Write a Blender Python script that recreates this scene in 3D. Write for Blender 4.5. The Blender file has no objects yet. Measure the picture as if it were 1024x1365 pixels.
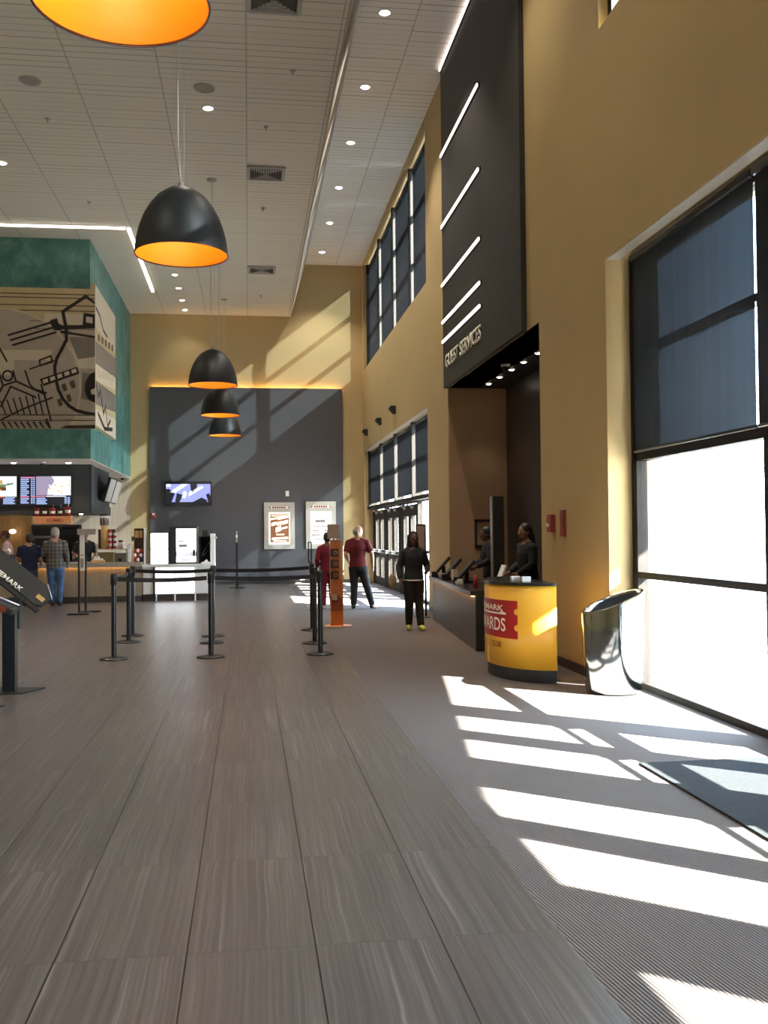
import bpy, bmesh, math, random
from mathutils import Vector, Matrix
random.seed(7)
S = bpy.context.scene
COL = S.collection
W = {}                      # object -> world matrix
V = Vector

# ------------------------------------------------------------------ materials
def nodes(name):
    m = bpy.data.materials.new(name); m.use_nodes = True
    nt = m.node_tree
    b = nt.nodes['Principled BSDF']
    return m, nt, b
def L(nt, a, b): nt.links.new(a, b)
def math_(nt, op, a, b=None, c=None):
    n = nt.nodes.new('ShaderNodeMath'); n.operation = op
    for i, x in enumerate((a, b, c)):
        if x is None: continue
        if hasattr(x, 'default_value') or hasattr(x, 'is_output'): nt.links.new(x, n.inputs[i])
        else: n.inputs[i].default_value = x
    return n.outputs[0]
def mixc(nt, fac, a, b):
    n = nt.nodes.new('ShaderNodeMix'); n.data_type = 'RGBA'
    for sock, x in ((n.inputs[0], fac), (n.inputs[6], a), (n.inputs[7], b)):
        if hasattr(x, 'is_output'): nt.links.new(x, sock)
        else: sock.default_value = x if not isinstance(x, tuple) or len(x) == 4 else (*x, 1)
    return n.outputs[2]
def noise(nt, scale=5, detail=3, vec=None, rough=.5, dist=0):
    n = nt.nodes.new('ShaderNodeTexNoise')
    n.inputs['Scale'].default_value = scale; n.inputs['Detail'].default_value = detail
    n.inputs['Roughness'].default_value = rough; n.inputs['Distortion'].default_value = dist
    if vec is not None: nt.links.new(vec, n.inputs['Vector'])
    return n.outputs[0]
def position(nt):
    g = nt.nodes.new('ShaderNodeNewGeometry'); return g.outputs['Position']
def sepxyz(nt, v):
    s = nt.nodes.new('ShaderNodeSeparateXYZ'); nt.links.new(v, s.inputs[0]); return s.outputs
def combxyz(nt, x, y, z):
    c = nt.nodes.new('ShaderNodeCombineXYZ')
    for i, a in enumerate((x, y, z)):
        if hasattr(a, 'is_output'): nt.links.new(a, c.inputs[i])
        else: c.inputs[i].default_value = a
    return c.outputs[0]
def ramp(nt, fac, stops):
    r = nt.nodes.new('ShaderNodeValToRGB'); nt.links.new(fac, r.inputs[0])
    e = r.color_ramp.elements
    while len(e) < len(stops): e.new(.5)
    for i, (p, c) in enumerate(stops):
        e[i].position = p; e[i].color = (*c, 1) if len(c) == 3 else c
    return r.outputs[0]
def bump(nt, b, h, strength=.2, dist=.01):
    n = nt.nodes.new('ShaderNodeBump'); n.inputs['Strength'].default_value = strength
    n.inputs['Distance'].default_value = dist
    nt.links.new(h, n.inputs['Height']); nt.links.new(n.outputs[0], b.inputs['Normal'])
def mat(name, c, rough=.5, metal=0, var=.12, scale=8, spec=.5, bumps=0, coat=0):
    """plain paint / plastic / metal with a little procedural unevenness"""
    m, nt, b = nodes(name)
    o = nt.nodes.new('ShaderNodeTexCoord').outputs['Object']
    f = noise(nt, scale, 4, o)
    lo = tuple(max(0, x * (1 - var)) for x in c); hi = tuple(min(1, x * (1 + var)) for x in c)
    L(nt, mixc(nt, f, lo, hi), b.inputs['Base Color'])
    b.inputs['Roughness'].default_value = rough; b.inputs['Metallic'].default_value = metal
    b.inputs['Specular IOR Level'].default_value = spec
    b.inputs['Coat Weight'].default_value = coat
    if bumps: bump(nt, b, noise(nt, scale * 12, 2, o), bumps, .004)
    return m
def emit(name, c, s, base=(.8, .8, .8)):
    m, nt, b = nodes(name)
    b.inputs['Base Color'].default_value = (*base, 1)
    b.inputs['Emission Color'].default_value = (*c, 1); b.inputs['Emission Strength'].default_value = s
    return m
def glass(name, tint=(.93, .96, .95)):
    m = bpy.data.materials.new(name); m.use_nodes = True; nt = m.node_tree; nt.nodes.clear()
    out = nt.nodes.new('ShaderNodeOutputMaterial'); mx = nt.nodes.new('ShaderNodeMixShader')
    t = nt.nodes.new('ShaderNodeBsdfTransparent'); g = nt.nodes.new('ShaderNodeBsdfGlossy')
    fr = nt.nodes.new('ShaderNodeFresnel'); bf = nt.nodes.new('ShaderNodeNewGeometry').outputs['Backfacing']
    L(nt, math_(nt, 'SUBTRACT', 1.33, math_(nt, 'MULTIPLY', bf, 1.33 - 1 / 1.33)), fr.inputs[0])   # the same thin-pane reflection on both faces
    t.inputs[0].default_value = (*tint, 1); g.inputs['Roughness'].default_value = .02
    L(nt, fr.outputs[0], mx.inputs[0]); L(nt, t.outputs[0], mx.inputs[1]); L(nt, g.outputs[0], mx.inputs[2])
    L(nt, mx.outputs[0], out.inputs[0]); return m
def shade_cloth(name):
    """woven solar shade: dark cloth, a few per cent open weave, a little light through the threads"""
    m = bpy.data.materials.new(name); m.use_nodes = True; nt = m.node_tree; nt.nodes.clear()
    out = nt.nodes.new('ShaderNodeOutputMaterial'); mx = nt.nodes.new('ShaderNodeMixShader'); ad = nt.nodes.new('ShaderNodeAddShader')
    t = nt.nodes.new('ShaderNodeBsdfTransparent'); d = nt.nodes.new('ShaderNodeBsdfDiffuse'); tl = nt.nodes.new('ShaderNodeBsdfTranslucent')
    p = sepxyz(nt, position(nt))
    f = noise(nt, 1, 3, combxyz(nt, math_(nt, 'MULTIPLY', p[1], 14), math_(nt, 'MULTIPLY', p[2], .5), 0))
    L(nt, mixc(nt, f, (.025, .026, .029), (.045, .046, .05)), d.inputs[0])
    L(nt, mixc(nt, f, (.0045, .0046, .005), (.009, .0094, .0105)), tl.inputs[0])
    t.inputs[0].default_value = (.85, .93, 1, 1)
    L(nt, d.outputs[0], ad.inputs[0]); L(nt, tl.outputs[0], ad.inputs[1])
    ge = nt.nodes.new('ShaderNodeNewGeometry'); dt = nt.nodes.new('ShaderNodeVectorMath'); dt.operation = 'DOT_PRODUCT'
    L(nt, ge.outputs['Incoming'], dt.inputs[0]); L(nt, ge.outputs['True Normal'], dt.inputs[1])
    mr = nt.nodes.new('ShaderNodeMapRange'); L(nt, math_(nt, 'ABSOLUTE', dt.outputs['Value']), mr.inputs[0])      # weave closes up at a slant
    for i, x in ((1, .3), (2, .65), (3, .01), (4, .165)): mr.inputs[i].default_value = x
    L(nt, mr.outputs[0], mx.inputs[0])
    L(nt, ad.outputs[0], mx.inputs[1]); L(nt, t.outputs[0], mx.inputs[2]); L(nt, mx.outputs[0], out.inputs[0]); return m

def m_tile():
    m, nt, b = nodes('porcelain_floor_tile')
    p = sepxyz(nt, position(nt))
    u = math_(nt, 'DIVIDE', math_(nt, 'ADD', p[0], .228 + 46), .46)
    v = math_(nt, 'DIVIDE', math_(nt, 'ADD', p[1], -3.577 + 97.5), .975)
    fu = math_(nt, 'FRACT', u); fv = math_(nt, 'FRACT', v)
    du = math_(nt, 'MULTIPLY', math_(nt, 'MINIMUM', fu, math_(nt, 'SUBTRACT', 1, fu)), .46)
    dv = math_(nt, 'MULTIPLY', math_(nt, 'MINIMUM', fv, math_(nt, 'SUBTRACT', 1, fv)), .975)
    gu = math_(nt, 'LESS_THAN', du, .0028); gv = math_(nt, 'LESS_THAN', dv, .0018)
    wn = nt.nodes.new('ShaderNodeTexWhiteNoise'); wn.noise_dimensions = '3D'
    L(nt, combxyz(nt, math_(nt, 'FLOOR', u), math_(nt, 'FLOOR', v), 0), wn.inputs[0])
    off = math_(nt, 'MULTIPLY', wn.outputs[0], 40)
    wob = noise(nt, 1, 2, combxyz(nt, math_(nt, 'MULTIPLY', p[0], 2.5), math_(nt, 'MULTIPLY', p[1], 2.2), off))
    x = math_(nt, 'ADD', math_(nt, 'MULTIPLY', p[0], 58), math_(nt, 'MULTIPLY', wob, 1.9))
    st = noise(nt, 1, 4, combxyz(nt, x, math_(nt, 'MULTIPLY', p[1], .55), off), .62)
    fine = noise(nt, 1, 2, combxyz(nt, math_(nt, 'MULTIPLY', p[0], 260), math_(nt, 'MULTIPLY', p[1], 9), off))
    c = ramp(nt, st, [(.3, (.066, .060, .057)), (.48, (.110, .099, .093)), (.60, (.15, .138, .13)), (.70, (.225, .21, .20))])
    c = mixc(nt, math_(nt, 'MULTIPLY', fine, .22), c, (.10, .09, .08))
    c = mixc(nt, math_(nt, 'MULTIPLY', wn.outputs[0], .28), c, (.095, .078, .068))
    c = mixc(nt, gv, c, (.045, .04, .036)); c = mixc(nt, gu, c, (.008, .007, .006))
    L(nt, c, b.inputs['Base Color'])
    r = math_(nt, 'ADD', .27, math_(nt, 'MULTIPLY', fine, .12)); L(nt, r, b.inputs['Roughness'])
    b.inputs['Specular IOR Level'].default_value = .5
    g = math_(nt, 'SUBTRACT', 1, math_(nt, 'MAXIMUM', gu, gv)); bump(nt, b, g, .35, .003)
    return m
def m_carpet():
    m, nt, b = nodes('ribbed_carpet')
    p = sepxyz(nt, position(nt))
    w = math_(nt, 'SINE', math_(nt, 'ADD', math_(nt, 'MULTIPLY', p[0], 420), math_(nt, 'MULTIPLY', p[1], 60)))
    f = noise(nt, 90, 3, position(nt)); big = noise(nt, 1.6, 3, position(nt))
    c = mixc(nt, f, (.10, .086, .08), (.23, .205, .195))
    c = mixc(nt, math_(nt, 'MULTIPLY', math_(nt, 'ADD', w, 1), .22), c, (.09, .08, .078))
    c = mixc(nt, math_(nt, 'MULTIPLY', big, .35), c, (.17, .14, .125))
    L(nt, c, b.inputs['Base Color']); b.inputs['Roughness'].default_value = .95; b.inputs['Specular IOR Level'].default_value = .1
    bump(nt, b, math_(nt, 'ADD', w, f), .5, .004); return m
def m_ceiling(name, c, x0, dx):
    m, nt, b = nodes(name)
    p = sepxyz(nt, position(nt))
    fy = math_(nt, 'FRACT', math_(nt, 'DIVIDE', math_(nt, 'ADD', p[1], 160), .16))
    fx = math_(nt, 'FRACT', math_(nt, 'DIVIDE', math_(nt, 'ADD', p[0], 100 * dx - x0), dx))
    row = nt.nodes.new('ShaderNodeTexWhiteNoise'); row.noise_dimensions = '2D'
    L(nt, combxyz(nt, math_(nt, 'FLOOR', math_(nt, 'DIVIDE', math_(nt, 'ADD', p[1], 160), .16)), math_(nt, 'FLOOR', math_(nt, 'DIVIDE', math_(nt, 'ADD', p[0], 100 * dx - x0), dx)), 0), row.inputs[0])
    ly = math_(nt, 'LESS_THAN', fy, math_(nt, 'ADD', .05, math_(nt, 'MULTIPLY', row.outputs[0], .09)))
    lx = math_(nt, 'LESS_THAN', fx, .022 / dx)
    k = math_(nt, 'MAXIMUM', math_(nt, 'MULTIPLY', ly, math_(nt, 'ADD', .25, math_(nt, 'MULTIPLY', row.outputs[0], .55))), math_(nt, 'MULTIPLY', lx, .55))
    cc = mixc(nt, row.outputs[0], tuple(x * .97 for x in c), c)
    L(nt, mixc(nt, k, cc, tuple(x * .32 for x in c)), b.inputs['Base Color'])
    b.inputs['Roughness'].default_value = .55
    bump(nt, b, math_(nt, 'SUBTRACT', 1, k), .3, .01); return m
def m_teal():
    m, nt, b = nodes('mottled_teal_plaster')
    p = position(nt); a = noise(nt, 2.2, 8, p, .68, .4); s = sepxyz(nt, p)
    v = noise(nt, 1, 4, combxyz(nt, math_(nt, 'MULTIPLY', s[0], 9), math_(nt, 'MULTIPLY', s[1], 9), math_(nt, 'MULTIPLY', s[2], 1.4)))
    c = ramp(nt, a, [(.32, (.034, .135, .125)), (.5, (.08, .225, .20)), (.66, (.16, .35, .31)), (.8, (.25, .45, .40))])
    L(nt, mixc(nt, math_(nt, 'MULTIPLY', v, .4), c, (.03, .12, .145)), b.inputs['Base Color'])
    b.inputs['Roughness'].default_value = .5; bump(nt, b, a, .15, .02); return m
def m_plaid():
    m, nt, b = nodes('plaid_shirt')
    p = sepxyz(nt, nt.nodes.new('ShaderNodeTexCoord').outputs['Object'])
    a = math_(nt, 'LESS_THAN', math_(nt, 'FRACT', math_(nt, 'MULTIPLY', p[0], 13)), .4)
    z = math_(nt, 'LESS_THAN', math_(nt, 'FRACT', math_(nt, 'MULTIPLY', p[2], 13)), .4)
    t = math_(nt, 'MULTIPLY', math_(nt, 'ADD', a, z), .5)
    L(nt, mixc(nt, t, (.16, .14, .12), (.035, .04, .045)), b.inputs['Base Color']); b.inputs['Roughness'].default_value = .9; return m
def m_denim(name, c):
    m, nt, b = nodes(name); f = noise(nt, 7, 5, nt.nodes.new('ShaderNodeTexCoord').outputs['Object'])
    L(nt, ramp(nt, f, [(.3, tuple(x * .5 for x in c)), (.55, c), (.75, tuple(min(1, x * 1.9) for x in c))]), b.inputs['Base Color'])
    b.inputs['Roughness'].default_value = .9; return m
def m_stonewood():
    m, nt, b = nodes('dark_veined_laminate'); p = sepxyz(nt, position(nt))
    f = noise(nt, 1, 6, combxyz(nt, math_(nt, 'MULTIPLY', p[0], 18), math_(nt, 'MULTIPLY', p[1], 18), math_(nt, 'MULTIPLY', p[2], 2)), .7)
    L(nt, ramp(nt, f, [(.3, (.018, .016, .015)), (.6, (.04, .035, .032)), (.75, (.085, .078, .07))]), b.inputs['Base Color'])
    b.inputs['Roughness'].default_value = .35; return m
def m_grain(name, c, k=1.8):
    m, nt, b = nodes(name); p = sepxyz(nt, position(nt))
    f = noise(nt, 1, 5, combxyz(nt, math_(nt, 'MULTIPLY', p[0], 24), math_(nt, 'MULTIPLY', p[1], 24), math_(nt, 'MULTIPLY', p[2], 1.2)), .6)
    L(nt, ramp(nt, f, [(.3, tuple(x / k for x in c)), (.55, c), (.75, tuple(min(1, x * 1.3) for x in c))]), b.inputs['Base Color'])
    b.inputs['Roughness'].default_value = .45; return m

M = dict(
 tile=m_tile(), carpet=m_carpet(), ceil=m_ceiling('slatted_metal_ceiling', (.63, .59, .51), 0, 1.2), ceil_hi=m_ceiling('slatted_upper_ceiling', (.86, .85, .82), 2.63, 1.2),
 tan=mat('mustard_tan_wall_paint', (.53, .395, .195), .75, var=.05, scale=1.5, spec=.25, bumps=.05),
 grey=mat('slate_grey_wall_panel', (.095, .092, .098), .7, var=.06, scale=1.2, spec=.3),
 soffit=mat('beige_soffit_paint', (.42, .38, .31), .7, var=.05), teal=m_teal(),
 white_soffit=mat('pale_soffit_paint', (.62, .55, .48), .7, var=.04), charcoal=mat('charcoal_paint', (.042, .045, .045), .65, var=.08, scale=3),
 palewall=m_grain('pale_beige_wall_laminate', (.52, .42, .31), 1.12), fascia=mat('dark_umber_panel', (.032, .028, .026), .6, var=.1, scale=3), brown=mat('dimmed_tan_paint', (.42, .26, .15), .75, var=.06, scale=2),
 stone=m_stonewood(), bronze=mat('dark_bronze_anodised_frame', (.02, .017, .015), .7, 0, var=.15, spec=.2), alu=mat('brushed_aluminium', (.55, .55, .56), .3, .9),
 glass=glass('clear_window_glass'), shade=shade_cloth('dark_solar_shade_cloth'), rail=mat('shade_rail_metal', (.05, .05, .055), .4, .5),
 reveal=mat('white_reveal_trim', (.7, .68, .62), .6, var=.04), black=mat('black_powder_coat', (.012, .012, .013), .35, .1, var=.2), blackm=mat('matt_black_plastic', (.016, .016, .017), .6, var=.2),
 belt=mat('black_webbing', (.02, .017, .016), .85, var=.25, scale=40), chrome=mat('polished_steel', (.42, .46, .48), .09, 1, var=.06, scale=2),
 dome=mat('matt_black_lampshade', (.014, .015, .017), .45, .1, var=.15), orange=mat('orange_enamel', (.95, .33, .010), .45, var=.03), cord=mat('pale_grey_cord', (.5, .48, .44), .6),
 bulb=emit('warm_bulb', (1, .72, .4), 8), spot=emit('warm_downlight', (1, .86, .68), 22), spotw=emit('white_downlight', (1, .93, .82), 22), led=emit('warm_white_led', (1, .80, .70), 2.4), ledw=emit('white_led_tube', (1, .88, .74), 3.2),
 ledw2=emit('amber_cove_led', (1, .52, .14), 55), ledo=emit('amber_led', (1, .5, .12), 12), trimw=mat('white_lamp_trim', (.75, .73, .7), .5), grille=mat('grey_speaker_grille', (.3, .28, .25), .8, var=.2, scale=60), ventm=mat('grey_vent_metal', (.36, .34, .31), .6), ventd=mat('vent_shadow_metal', (.06, .055, .05), .8),
 yellow=mat('amber_yellow_vinyl', (.98, .53, .05), .3, var=.03), red=mat('ticket_red_vinyl', (.42, .018, .022), .35, var=.04), cream=mat('cream_print', (.92, .86, .75), .5, var=.02), plinth=mat('dark_grey_plinth', (.03, .032, .036), .5), dred=mat('dark_red_print', (.25, .03, .012), .5), ochre=mat('ochre_print', (.62, .38, .12), .5),
 desk=m_grain('grey_brown_laminate', (.115, .10, .105), 1.3), counter=m_grain('taupe_counter_laminate', (.30, .235, .165), 1.15), ctop=mat('pale_counter_stone', (.38, .33, .27), .35, scale=30, var=.25), darktop=mat('black_worktop', (.022, .02, .02), .25), wood=m_grain('honey_wood_panel', (.5, .29, .11), 1.2), kick=mat('dark_brown_toe_kick', (.06, .045, .036), .5),
 mat_rug=mat('charcoal_entrance_mat', (.035, .038, .042), .95, var=.4, scale=60, spec=.1, bumps=.4), skin=mat('skin_light', (.50, .27, .18), .55, var=.06), skin2=mat('skin_tan', (.30, .15, .09), .55, var=.06), skin3=mat('skin_deep', (.16, .075, .045), .55, var=.06),
 hairk=mat('black_hair', (.012, .01, .009), .5, var=.3, scale=40), hairb=mat('brown_hair', (.05, .03, .02), .55, var=.3, scale=40), hairg=mat('grey_hair', (.33, .29, .25), .6, var=.3, scale=40), eye=mat('dark_eye', (.02, .015, .012), .2), lip=mat('lip', (.30, .09, .07), .5),
 redshirt=mat('dark_red_cloth', (.13, .010, .015), .9, var=.2, scale=14), redj=mat('crimson_cloth', (.19, .010, .024), .9, var=.2, scale=14), blackcl=mat('black_cloth', (.014, .014, .016), .9, var=.25, scale=14), charcl=mat('charcoal_cloth', (.028, .032, .032), .9, var=.25, scale=14), navy=mat('navy_cloth', (.012, .02, .06), .9, var=.25, scale=14), tealcl=mat('teal_cloth', (.02, .14, .16), .9), plaid=m_plaid(), jeans=m_denim('blue_denim', (.05, .11, .24)), jeans2=m_denim('dark_denim', (.035, .06, .12)), whitecl=mat('white_cloth', (.65, .6, .6), .9), capred=mat('maroon_cap', (.09, .012, .018), .8), pink=mat('pale_pink_cloth', (.55, .36, .36), .9), limeshoe=mat('lime_shoe', (.55, .52, .12), .6), shoe=mat('black_shoe', (.015, .015, .016), .4), wshoe=mat('white_shoe', (.6, .6, .58), .5), tanbag=mat('tan_leather', (.40, .29, .19), .6),
 firered=mat('fire_red', (.27, .03, .028), .4), white=mat('white_plastic', (.75, .74, .72), .4, var=.03), paper=mat('white_paper', (.82, .81, .79), .7, var=.03), greypl=mat('warm_grey_plastic', (.36, .32, .29), .5), kioskm=mat('slate_kiosk_metal', (.028, .032, .03), .45, .2), kioskb=mat('blue_black_post', (.014, .018, .022), .3, .2),
 pylon=mat('orange_pylon_print', (.62, .17, .03), .45), pylond=mat('brown_orange_print', (.30, .05, .015), .5), pylonl=mat('pale_orange_print', (.72, .32, .14), .5), tancard=mat('tan_card', (.45, .33, .26), .7),
 brownd=mat('dark_brown_display', (.07, .028, .02), .5), cupred=mat('cup_red', (.5, .03, .03), .5), copper=mat('copper_cup', (.42, .26, .12), .4, .3),
 mural_base=mat('mural_tan', (.55, .43, .24), .6, var=.15, scale=4), mural_lt=mat('mural_pale', (.66, .57, .44), .6, var=.12, scale=4), mural_gr=mat('mural_grey', (.22, .19, .16), .6, var=.2, scale=5), mural_md=mat('mural_taupe', (.46, .38, .31), .6, var=.12, scale=4), mural_dk=mat('mural_ink', (.022, .014, .010), .6, var=.2), mural_line=mat('mural_cream_line', (.58, .50, .36), .6), mural_brown=mat('mural_brown_ink', (.10, .07, .04), .6),
 asphalt=mat('pale_concrete', (.55, .53, .5), .9, var=.1, scale=2), blockerm=mat('sun_blocker_paint', (.6, .55, .45), .8, var=.06),
 frame=mat('silver_poster_frame', (.52, .48, .42), .45, .2, var=.05), posterw=emit('lit_white_poster', (1, .93, .82), .85, (.4, .4, .4)), posterd=emit('lit_dark_poster', (.55, .2, .07), .45, (.1, .04, .02)), posterl=emit('lit_pale_lettering', (1, .72, .42), 1.3), posterr=emit('lit_red_band', (.9, .25, .12), .75),
 tvblue=emit('screen_lavender', (.36, .40, 1), 1.1, (.05, .05, .05)), tvlt=emit('screen_pale', (.75, .8, 1), 1.5, (.05, .05, .05)), tvdk=emit('screen_black', (.004, .004, .012), 1, (.02, .02, .02)), tvvio=emit('screen_violet', (.5, .42, .62), .8, (.05, .05, .05)), tvpink=emit('screen_pink', (.8, .3, .5), .9, (.05, .05, .05)), tvtxt=emit('screen_text', (.45, .6, 1), 1, (.05, .05, .05)), tvbun=emit('screen_bun', (.75, .42, .12), .9, (.05, .05, .05)), tvpatty=emit('screen_patty', (.16, .06, .02), .8, (.05, .05, .05)), tvgreen=emit('screen_green', (.2, .34, .1), .8, (.05, .05, .05)), tvcheese=emit('screen_cheese', (.95, .55, .08), .9, (.05, .05, .05)), tvwhite=emit('screen_white', (.95, .92, .85), 1.15, (.05, .05, .05)), tvred=emit('screen_red', (.7, .05, .07), .8, (.05, .05, .05)),
 cooler=emit('glow_white_front', (.92, .96, 1), 2.2), coolerd=emit('dim_cooler_front', (.62, .68, .8), .55), combo=emit('lit_orange_sign', (.85, .36, .12), .22, (.35, .14, .06)),  # cooler: brightness of white doors and fronts put in as glow
)

# ------------------------------------------------------------------ geometry helpers
def tag(o, label, cat, group=None):
    o['label'] = label; o['category'] = cat
    if group: o['group'] = group
    return o
def thing(name, label, cat, loc=(0, 0, 0), rz=0, group=None):
    o = bpy.data.objects.new(name, None); COL.objects.link(o)
    o.empty_display_size = .1; o.location = loc; o.rotation_euler = (0, 0, rz)
    W[o] = Matrix.Translation(V(loc)) @ Matrix.Rotation(rz, 4, 'Z')
    return tag(o, label, cat, group)
class MB:
    """collects shapes (world or local coordinates) for ONE mesh object"""
    def __init__(s): s.bm = bmesh.new(); s.mats = []
    def mi(s, m):
        if m is None: return 0
        m = M[m] if isinstance(m, str) else m
        if m not in s.mats: s.mats.append(m)
        return s.mats.index(m)
    def face(s, pts, m=None, smooth=False):
        f = s.bm.faces.new([s.bm.verts.new(p) for p in pts]); f.material_index = s.mi(m); f.smooth = smooth; return s
    def box(s, x0, x1, y0, y1, z0, z1, m=None, mtx=None):
        x0, x1 = min(x0, x1), max(x0, x1); y0, y1 = min(y0, y1), max(y0, y1); z0, z1 = min(z0, z1), max(z0, z1)
        vs = [V((x, y, z)) for x in (x0, x1) for y in (y0, y1) for z in (z0, z1)]
        if mtx: vs = [mtx @ v for v in vs]
        vs = [s.bm.verts.new(v) for v in vs]; k = s.mi(m)
        for q in ((0, 1, 3, 2), (4, 6, 7, 5), (0, 4, 5, 1), (2, 3, 7, 6), (0, 2, 6, 4), (1, 5, 7, 3)):
            f = s.bm.faces.new([vs[i] for i in q]); f.material_index = k
        return s
    def prism(s, poly, a, b, axis='z', m=None, smooth=False):
        """poly 2-D; axis z: (x,y)->z, y: (x,z)->y, x: (y,z)->x"""
        def P(p, t): return {'z': (p[0], p[1], t), 'y': (p[0], t, p[1]), 'x': (t, p[0], p[1])}[axis]
        lo = [s.bm.verts.new(P(p, a)) for p in poly]; hi = [s.bm.verts.new(P(p, b)) for p in poly]; k = s.mi(m); n = len(poly)
        fs = [s.bm.faces.new(lo), s.bm.faces.new(hi)]
        for i in range(n):
            f = s.bm.faces.new([lo[i], lo[(i + 1) % n], hi[(i + 1) % n], hi[i]]); f.smooth = smooth; fs.append(f)
        for f in fs: f.material_index = k
        return s
    def lathe(s, prof, c=(0, 0, 0), seg=32, m=None, smooth=True, mtx=None):
        rings = []; c = V(c)
        for r, z in prof:
            ring = []
            for i in range(seg if r > 1e-6 else 1):
                a = 2 * math.pi * i / seg; p = V((r * math.cos(a), r * math.sin(a), z))
                if mtx: p = mtx @ p
                ring.append(s.bm.verts.new(p + c))
            rings.append(ring)
        k = s.mi(m)
        for A, B in zip(rings, rings[1:]):
            for i in range(seg):
                a0, a1 = A[i % len(A)], A[(i + 1) % len(A)]; b0, b1 = B[i % len(B)], B[(i + 1) % len(B)]
                q = []
                for v in (a0, a1, b1, b0):
                    if v not in q: q.append(v)
                if len(q) > 2:
                    f = s.bm.faces.new(q); f.smooth = smooth; f.material_index = k
        return s
    def cyl(s, c, r, z0, z1, seg=24, m=None): return s.lathe([(0, z0), (r, z0), (r, z1), (0, z1)], c, seg, m, False)
    def tube(s, pts, r, seg=8, m=None, ry=None, ref=None, caps=True):
        """loft through points; r scalar or list; ry second radius list (elliptic), ref = direction of r axis"""
        pts = [V(p) for p in pts]; n = len(pts); r = r if isinstance(r, (list, tuple)) else [r] * n
        ry = ry if isinstance(ry, (list, tuple)) else ([ry] * n if ry else r); k = s.mi(m); rings = []
        for i, p in enumerate(pts):
            t = (pts[min(i + 1, n - 1)] - pts[max(i - 1, 0)]).normalized()
            rf = V(ref) if ref is not None else (V((1, 0, 0)) if abs(t.x) < .8 else V((0, 1, 0)))
            a = (rf - t * rf.dot(t)).normalized(); b = t.cross(a)
            rings.append([s.bm.verts.new(p + a * (r[i] * math.cos(2 * math.pi * j / seg)) + b * (ry[i] * math.sin(2 * math.pi * j / seg))) for j in range(seg)])
        for A, B in zip(rings, rings[1:]):
            for j in range(seg):
                f = s.bm.faces.new([A[j], A[(j + 1) % seg], B[(j + 1) % seg], B[j]]); f.smooth = True; f.material_index = k
        if caps:
            for R_ in (rings[0], rings[-1]):
                f = s.bm.faces.new(R_); f.material_index = k
        return s
    def ball(s, c, rx, ry=None, rz=None, seg=16, m=None, mtx=None):
        ry = ry or rx; rz = rz or rx; k = 10
        S_ = Matrix.Diagonal((rx, ry, rz, 1)); mm = (mtx @ S_) if mtx else S_
        return s.lathe([(math.cos(-math.pi / 2 + math.pi * i / k), math.sin(-math.pi / 2 + math.pi * i / k)) if 0 < i < k else (0, -1 if i == 0 else 1) for i in range(k + 1)], c, seg, m, True, mm)
    def build(s, name, m=None, parent=None, kind=None, label=None, cat=None, group=None, local=False, bevel=0, remesh=0):
        me = bpy.data.meshes.new(name)
        bmesh.ops.recalc_face_normals(s.bm, faces=s.bm.faces[:])
        if m is not None and not s.mats: s.mi(m)
        o = bpy.data.objects.new(name, me); COL.objects.link(o)
        if parent is not None:
            o.parent = parent; W[o] = W[parent].copy()
            if not local: bmesh.ops.transform(s.bm, matrix=W[parent].inverted(), verts=s.bm.verts[:])
        else: W[o] = Matrix.Identity(4)
        s.bm.to_mesh(me); s.bm.free()
        for x in s.mats: me.materials.append(x)
        if kind: o['kind'] = kind
        if label: o['label'] = label
        if cat: o['category'] = cat
        if group: o['group'] = group
        if bevel:
            b = o.modifiers.new('bevel', 'BEVEL'); b.width = bevel; b.segments = 2; b.limit_method = 'ANGLE'
        if remesh:
            r = o.modifiers.new('remesh', 'REMESH'); r.mode = 'VOXEL'; r.voxel_size = remesh; r.use_smooth_shade = True
            sm = o.modifiers.new('smooth', 'SMOOTH'); sm.iterations = 3; sm.factor = .5
            dg = bpy.context.evaluated_depsgraph_get()
            me2 = bpy.data.meshes.new_from_object(o.evaluated_get(dg)); o.modifiers.clear(); o.data = me2; me2.name = name
            me2.materials.clear()
            for x in s.mats: me2.materials.append(x)
        return o
def struct(name, mb, m=None, parent=None): return mb.build(name, m, parent, 'structure')
def B(*a, m=None): return MB().box(*a, m=m)
def copy_tree(o, parent=None):
    c = o.copy(); COL.objects.link(c)
    if parent is not None: c.parent = parent
    for ch in [x for x in kids.get(o, [])]: copy_tree(ch, c)
    return c
kids = {}
def index_kids():
    kids.clear()
    for o in bpy.data.objects:
        if o.parent: kids.setdefault(o.parent, []).append(o)
def place_copy(src, loc, rz, label, group=None):
    c = copy_tree(src); c.location = loc; c.rotation_euler = (0, 0, rz); c['label'] = label
    if group: c['group'] = group
    return c
def one(mb, name, label, cat, m=None, group=None, **k):
    """a thing that is a single mesh, origin moved to its base"""
    o = mb.build(name, m, None, None, label, cat, group, **k)
    vs = [v.co for v in o.data.vertices]
    lo = V([min(v[i] for v in vs) for i in range(3)]); hi = V([max(v[i] for v in vs) for i in range(3)])
    c = V(((lo.x + hi.x) / 2, (lo.y + hi.y) / 2, lo.z))
    o.data.transform(Matrix.Translation(-c)); o.location = c; W[o] = Matrix.Translation(c)
    return o
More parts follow.
